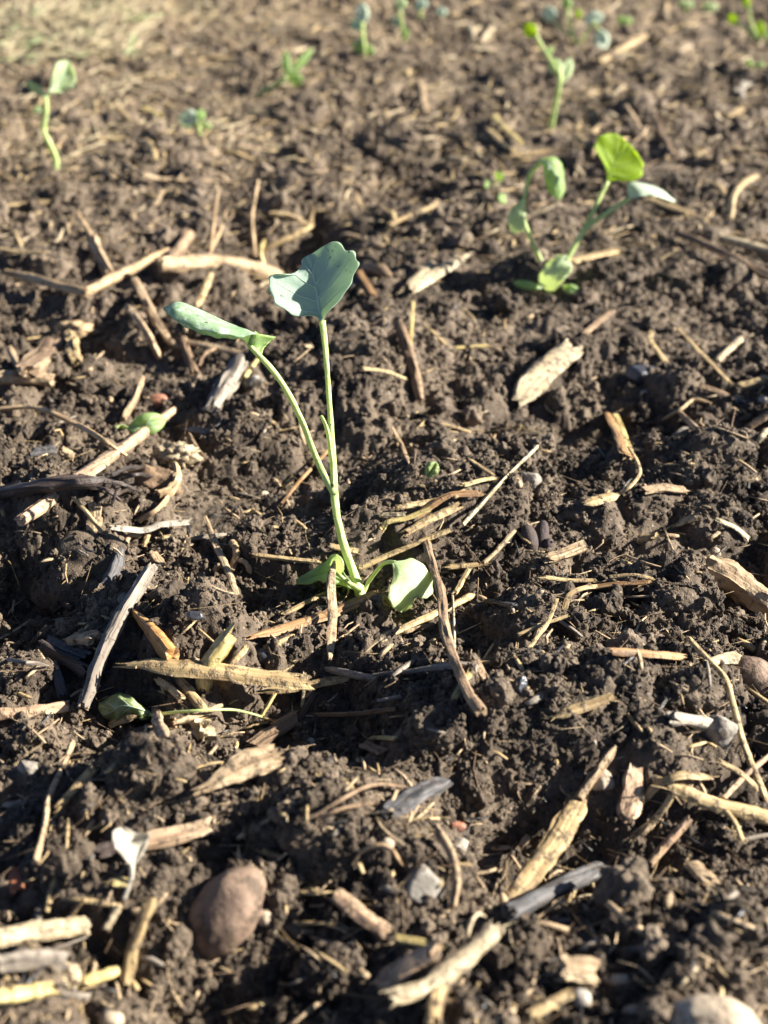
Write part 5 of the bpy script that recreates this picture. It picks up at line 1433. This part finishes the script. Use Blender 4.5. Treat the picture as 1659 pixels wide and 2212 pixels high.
# ------------------------------------------------------------------ fine straw and root litter nobody could count (stuff)
def litter(name, label, n, region, lmin, lmax, wmin, wmax, mats, up=.12, cat='straw', bend_k=.10, ypow=1.0):
    for mi, (mat, share) in enumerate(mats):
        V = []; F = []; UV = []
        cnt = int(n * share)
        for i in range(cnt):
            x0, x1, y0, y1 = region
            px = x0 + (x1 - x0) * rng.random(); py = y0 + (y1 - y0) * rng.random() ** ypow
            c = flat(px, py)
            s = np.linalg.norm(c - EYE) / .36
            L = (lmin + (lmax - lmin) * rng.random() ** 2) * s ** .35
            w = (wmin + (wmax - wmin) * rng.random() ** 2) * s ** .25
            a = rng.random() * math.pi * 2
            tilt = up * rng.standard_normal()
            d = np.array([math.cos(a) * math.cos(tilt), math.sin(a) * math.cos(tilt), math.sin(tilt)])
            b = np.array([-math.sin(a), math.cos(a), rng.standard_normal() * .3]); b /= np.linalg.norm(b)
            u = np.cross(d, b)
            bend = rng.standard_normal() * bend_k * L
            hz = top_h(np.array([c[0] - d[0] * L / 2, c[0], c[0] + d[0] * L / 2]), np.array([c[1] - d[1] * L / 2, c[1], c[1] + d[1] * L / 2]))
            c = np.array([c[0], c[1], max(hz[1], hz.mean()) + .0007 + w * .1])
            base = len(V)
            for t, tw in ((-.5, .7), (-.17, 1), (.17, 1), (.5, .5)):
                o = c + d * L * t + b * bend * (t * t * 4 - .3)
                V += [o + b * w * tw * .5, o + u * w * .28 * tw, o - b * w * tw * .5, o - u * w * .28 * tw]
                UV += [(0, L * t), (w, L * t), (2 * w, L * t), (3 * w, L * t)]
            for r_ in range(3):
                for k in range(4):
                    F.append((base + r_ * 4 + k, base + r_ * 4 + (k + 1) % 4, base + r_ * 4 + 4 + (k + 1) % 4, base + r_ * 4 + 4 + k))
            F.append((base + 3, base + 2, base + 1, base)); F.append((base + 12, base + 13, base + 14, base + 15))
        o = mesh_obj(name, np.array(V), F, M[mat], uvs=UV)
        tag(o, label[mi] if isinstance(label, list) else label, cat, kind='stuff')

litter('straw_litter', ['tiny tan straw bits strewn over the soil', 'tiny brown plant fibres strewn over the soil', 'tiny pale straw flakes strewn over the soil', 'tiny black charred flecks strewn over the soil'],
       2300, (-150, 1810, 420, 2300), .002, .012, .00025, .0012, [('straw', .24), ('wood', .44), ('pale', .08), ('coal', .24)])
litter('straw_litter', ['tan straw litter of the far soil', 'brown fibre litter of the far soil', 'pale straw litter of the far soil'],
       3800, (-250, 1900, -30, 520), .003, .022, .0004, .0018, [('straw', .40), ('wood', .40), ('pale', .20)], ypow=1.2)
litter('straw_litter', ['broad pale chaff of the far soil', 'broad tan chaff of the far soil'], 700, (-250, 1900, -60, 330), .008, .026, .0012, .0034, [('pale', .4), ('straw', .6)], ypow=1.3)
litter('straw_litter', ['small pale chips half sunk in the near soil', 'small brown chips half sunk in the near soil', 'small grey chips half sunk in the near soil'], 420, (-150, 1810, 480, 2260), .004, .014, .0009, .0026, [('straw', .35), ('wood', .45), ('grey', .2)], bend_k=.03)
litter('root_hairs', ['fine brown root hairs on the soil', 'fine pale root hairs on the soil'], 420, (-100, 1760, 500, 2250), .008, .028, .00015, .0004, [('bark', .6), ('straw', .4)], up=.2, cat='roots')
litter('dry_grass', ['pale dry grass matted on the soil at the far left', 'greenish dry grass matted on the soil at the far left'], 1150, (-150, 300, -10, 112), .014, .05, .0007, .0020, [('grass', .92), ('leaf_pale', .08)], up=.25, cat='grass')
litter('straw_litter', ['pale dry straw thinning out towards the far left corner'], 350, (-200, 620, -30, 330), .012, .036, .0006, .0018, [('grass', 1.0)], up=.2, ypow=1.5)
litter('dry_grass', ['small dry grass patch at the top edge left of centre'], 120, (330, 455, -25, 10), .01, .03, .0005, .0012, [('grass', 1.0)], up=.35, cat='grass')
